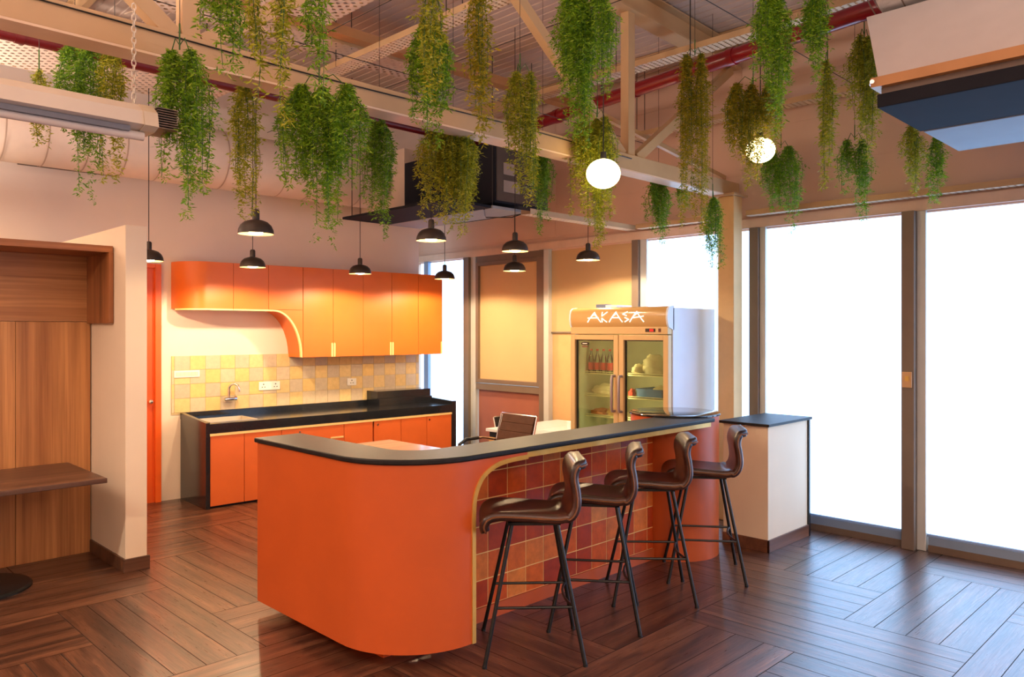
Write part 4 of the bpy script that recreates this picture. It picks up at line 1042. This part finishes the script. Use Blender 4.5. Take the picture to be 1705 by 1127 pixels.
def globe(x, y, z, r, label):
    t = thing('globe_lamp', label, 'lamp', (x, y, z), 0, 'glowing globes')
    mb = MB(); mb.ball((x, y, z), (r, r, r*.86), 32); mb.build('opal_globe', M['globe'], t, smooth=60)
    mb = MB(); mb.tube([(x, y, z+r*.84), (x, y, z+r*.86+.05)], .022, 12); mb.build('lamp_holder', M['black'], t)
    mb = MB(); mb.tube([(x, y, z+r*.86+.05), (x, y, rz(x))], .004, 6); mb.build('cord', M['black'], t)
globe(4.35, 3.43, 2.915, .122, 'glowing white globe lamp in front of the truss')
globe(5.61, 2.88, 3.2, .112, 'glowing globe lamp half veiled by yellow-lit foliage')

# ------------------------------------------------------------------ hanging plants
LEAVES = {}
def plant(x, y, zt, zb, hw, mat, label, hang=None, droop=0., dens=1.0, leaf=.030, lobes=None):
    L = zt-zb
    t = thing('hanging_plant', label, 'plant', (x, y, zt), 0, 'hanging fern plants')
    r = random.Random(int(x*1000+y*77+zt*31))
    nl = lobes or max(1, int(round(hw/.07)))
    paths = []; stems = MB()
    stems.tube([(x, y, zt+.10), (x, y, zt-.02)], .004, 5)
    lobe = []
    for k in range(nl):
        a = 2*PI*(k+.3*r.random())/nl + r.random()
        # lobes spread across the camera-facing width as well as in depth
        w = (-1+2*(k+.5)/nl) if nl > 1 else 0
        ox = (w*.62)*hw*.7071 + r.uniform(-.25, .25)*hw; oy = -(w*.62)*hw*.7071 + r.uniform(-.25, .25)*hw
        lobe.append((ox, oy, L*(1.0 if k == nl//2 else r.uniform(.62, .95))))
        stems.tube([(x, y, zt+.0), (x+ox*.5, y+oy*.5, zt+.035), (x+ox, y+oy, zt-.03)], .0028, 5)
    pts = []
    for ox, oy, ll in lobe:
        rad = hw*(.62 if nl > 1 else .9)
        ns = max(7, int(26*dens*(rad/.09)**1.15))
        for s_ in range(ns):
            a = r.uniform(0, 2*PI); q = math.sqrt(r.random())
            ln = ll*(1-.5*q*r.random()) * r.uniform(.42, 1.0) if s_ > 1 else ll
            ex, ey = rad*q*math.cos(a), rad*q*math.sin(a)
            n = max(6, int(ln/.02)); ph = r.uniform(0, 6)
            P = []
            for i in range(n+1):
                u = i/n; w_ = min(1, u*ln/(.22*L+.02)); sp = (w_*w_*(3-2*w_)) * (1-.3*u) + .12
                P.append((x+ox+ex*sp+.008*math.sin(5*u+ph), y+oy+ey*sp+.008*math.cos(4*u+ph), zt-.02+.02*math.sin(min(1, u*4)*PI)*q - ln*u))
            if s_ % 2 == 0: stems.tube(P[::max(1, n//6)], .0015, 4)
            pts += P
            for i in range(1, n+1):
                if r.random() < .62:
                    a = r.uniform(0, 2*PI); sl = r.uniform(.03, .075)*(1-.35*i/n); dn_ = r.uniform(.5, 1.3)
                    dx, dy, dz = math.cos(a), math.sin(a), -dn_; l_ = math.sqrt(1+dn_*dn_)
                    for k in (1, 2, 3, 4): f_ = sl*k/4/l_; pts.append((P[i][0]+dx*f_, P[i][1]+dy*f_, P[i][2]+dz*f_))
    pts = np.array(pts)
    per = 2
    C_ = np.repeat(pts, per, 0); N = len(C_)
    ang = rng.uniform(0, 2*PI, N); dn = rng.uniform(-1.1, .25, N)
    D = np.stack([np.cos(ang), np.sin(ang), dn], 1); D /= np.linalg.norm(D, axis=1)[:, None]
    ll = leaf*rng.uniform(.55, 1.15, N)[:, None]
    S = np.cross(D, rng.normal(size=(N, 3))); S /= np.linalg.norm(S, axis=1)[:, None]
    wv = ll*.125
    C_ = C_ + rng.normal(size=(N, 3))*.004
    V = np.stack([C_, C_+D*ll*.5+S*wv, C_+D*ll, C_+D*ll*.5-S*wv], 1).reshape(-1, 3)
    V -= np.array([x, y, zt])
    me = bpy.data.meshes.new('foliage')
    me.vertices.add(4*N); me.vertices.foreach_set('co', V.ravel().astype(np.float32))
    me.loops.add(4*N); me.loops.foreach_set('vertex_index', np.arange(4*N, dtype=np.int32))
    me.polygons.add(N); me.polygons.foreach_set('loop_start', np.arange(0, 4*N, 4, dtype=np.int32))
    me.update(calc_edges=True)
    at_ = me.attributes.new('rnd', 'FLOAT', 'FACE'); at_.data.foreach_set('value', np.clip(rng.normal(.45, .25, N), .01, 1).astype(np.float32))
    me.materials.append(M[mat])
    fo = bpy.data.objects.new('foliage', me); COL.objects.link(fo); fo.parent = t
    stems.build('stem', M['stem'], t)
    hz = hang if hang else rz(x)
    mb = MB(); mb.tube([(x, y, zt+.09), (x, y, hz)], .0018, 5); mb.build('hanging_string', M['wire'], t)
    LEAVES[label] = N; print('leaves', N, label)
G, D_, O, Y_ = 'leaf_green', 'leaf_deep', 'leaf_olive', 'leaf_yellow'
PL = [(1.26, 5.24, 3.37, 2.93, .060, O, 'small drooping sprig at the far left, over the batten light'),
      (1.35, 4.87, 3.46, 2.57, .140, D_, 'broad dark green fern partly behind the batten light'),
      (1.51, 4.71, 3.44, 2.68, .085, O, 'olive fern hanging just left of the batten chain'),
      (1.43, 3.59, 3.11, 2.34, .150, G, 'big two-lobed green fern at the end of the batten light'),
      (1.28, 2.96, 3.22, 2.98, .060, G, 'short sprig at the top edge right of the truss post'),
      (1.35, 2.89, 3.20, 2.82, .052, G, 'thin sprig at the top edge left of the long olive strand'),
      (1.36, 2.74, 3.13, 2.70, .036, O, 'thin olive strand hanging from the top edge before the truss'),
      (1.96, 3.98, 3.17, 2.44, .080, O, 'long narrow olive fern left of the nearest dome pendant'),
      (1.44, 2.66, 3.13, 2.61, .040, O, 'wispy olive strand from the top edge above the nearest dome pendant'),
      (1.58, 2.66, 3.18, 2.72, .044, G, 'green strand from the top edge over the perforated panel'),
      (2.15, 3.58, 3.11, 2.30, .225, G, 'very wide green fern right of the nearest dome pendant'),
      (2.87, 4.06, 3.15, 2.42, .125, D_, 'forked deep green fern in front of the duct end'),
      (2.65, 3.29, 3.47, 2.83, .175, G, 'bushy green fern from the top in the middle left'),
      (2.08, 2.58, 3.31, 2.83, .062, O, 'olive strand overlapping the bushy middle fern'),
      (2.43, 2.66, 3.42, 2.72, .066, Y_, 'yellowish fern strand hanging from the top edge at mid picture'),
      (3.40, 3.96, 3.20, 2.48, .225, O, 'wide olive fern hiding the black ceiling unit'),
      (3.43, 3.36, 3.42, 2.61, .115, O, 'olive fern hung before the truss, left of the red pipe end'),
      (4.56, 4.21, 3.25, 2.63, .130, D_, 'deep green fern behind the truss by the glossy grey panel'),
      (3.54, 2.97, 3.84, 2.94, .205, G, 'large bright green fern from the top above the white globe'),
      (4.52, 3.62, 3.41, 2.47, .190, O, 'olive fern directly behind the white globe'),
      (5.89, 4.01, 3.16, 2.63, .145, D_, 'green fern hung on a string over the fridge'),
      (5.25, 3.24, 3.96, 2.55, .130, Y_, 'long yellow-olive fern reaching from red pipe past the truss'),
      (6.06, 3.56, 2.99, 2.38, .100, D_, 'narrow green fern just in front of the steel column'),
      (6.22, 3.96, 3.20, 2.96, .075, G, 'tiny green tuft under the truss left of the column'),
      (5.38, 2.82, 3.67, 2.90, .180, Y_, 'yellow-lit fern wrapped round the second globe'),  # the globe's yellow light is put into the leaf colour
      (6.29, 3.04, 3.38, 2.69, .175, D_, 'dark green fern right of the veiled globe'),
      (4.36, 2.15, 3.84, 3.01, .150, G, 'bright green fern from the top edge above the veiled globe'),
      (4.54, 1.97, 3.84, 3.30, .110, G, 'leafy green fern from the top edge across the red pipe'),
      (4.88, 2.05, 3.53, 2.74, .068, O, 'thin olive fern strand against the fascia'),
      (5.46, 2.04, 3.83, 3.00, .145, O, 'olive fern tucked left of the white plenum'),
      (6.02, 2.32, 3.27, 2.67, .125, D_, 'deep green fern above the broad right window'),
      (6.00, 1.92, 3.30, 2.81, .100, O, 'olive fern hanging under the dark air conditioner'),
      (6.35, 1.85, 3.27, 2.77, .075, G, 'slim green fern furthest right under the air conditioner')]
for p in PL:
    plant(*p[:6], p[6])
# thin suspension wires the plants hang from
for i, (p, q, l) in enumerate([((-3.2, 2.6, 3.9), (6.85, 2.6, 3.9), 'thin wire stretched across the room in front of truss'), ((4.15, -3, 4.0), (4.15, 8, 4.0), 'thin wire stretched towards the back wall over the stools'),
                               ((3.0, -3, 3.95), (3.0, 8, 3.95), 'thin wire stretched towards the back wall over the bar curve'), ((-3.2, 4.6, 3.7), (6.85, 4.6, 3.7), 'thin wire stretched across the room behind truss')]):
    mb = MB(); mb.tube([p, q], .003, 5); r = mb.build('tension_wire', M['wire']); tag(r, l, 'wire', 'tension wires')
# black cable along the truss face
mb = MB(); mb.tube([(x, 3.736-.004, 3.195+.008*math.sin(x*2.1)) for x in [-3+.3*i for i in range(28)]], .004, 5); r = mb.build('black_cable', M['black']); tag(r, 'black cable clipped along the face of the truss chord', 'cable')

# ------------------------------------------------------------------ fill battens added out of frame (lit)
for i, (x, y, p, pu_) in enumerate(((-1.4, 1.2, 20, 90), (1.6, -1.4, 34, 100), (-1.2, -2.6, 34, 90), (3.2, -2.9, 30, 80), (-.5, 4.7, 46, 150), (.3, 7.54, 20, 50))):
    t = thing('fill_batten', ['added fill batten left of the camera', 'added fill batten behind the camera', 'added fill batten at the rear left', 'added fill batten at the rear right', 'fill batten standing for the warm light beyond the left picture edge', 'added fill batten behind the wood panelled niche'][i], 'light', (x, y, 3.0), 0, 'added fill battens out of frame')
    mb = MB(); mb.box(x-.7, y-.06, 3.0, x+.7, y+.06, 3.08); mb.build('housing', M['white'], t)
    mb = MB(); mb.tube([(x-.6, y, 3.08), (x-.6, y, rz(x))], .004, 5); mb.tube([(x+.6, y, 3.08), (x+.6, y, rz(x))], .004, 5); mb.build('hanger_rod', M['wire'], t)
    l = lamp('fill_lamp', 'AREA', (0, 0, -.01), p, (1, .84, .66), t, shape='RECTANGLE', size=1.3, size_y=.1)
    l = lamp('fill_uplight', 'AREA', (0, 0, .10), pu_, (1, .86, .74), t, shape='RECTANGLE', size=1.3, size_y=.1); l.rotation_euler = (PI, 0, 0)  # upward fill, added to brighten roof and upper walls

# ------------------------------------------------------------------ world, camera, view
w = bpy.data.worlds.new('world'); SC.world = w; w.use_nodes = True
w.node_tree.nodes['Background'].inputs[0].default_value = (.9, .95, 1, 1); w.node_tree.nodes['Background'].inputs[1].default_value = .6
cam = bpy.data.cameras.new('camera'); co = bpy.data.objects.new('camera', cam); COL.objects.link(co)
co.location = (0, 0, 1.8); co.rotation_euler = (math.radians(90), 0, math.radians(-45))
cam.sensor_width = 36; cam.lens = 36*1286/1705; cam.shift_y = -13.5/1705; cam.clip_start = .05
SC.camera = co
SC.view_settings.view_transform = 'Standard'; SC.view_settings.look = 'None'; SC.view_settings.gamma = 1
SC.view_settings.exposure = 0.78
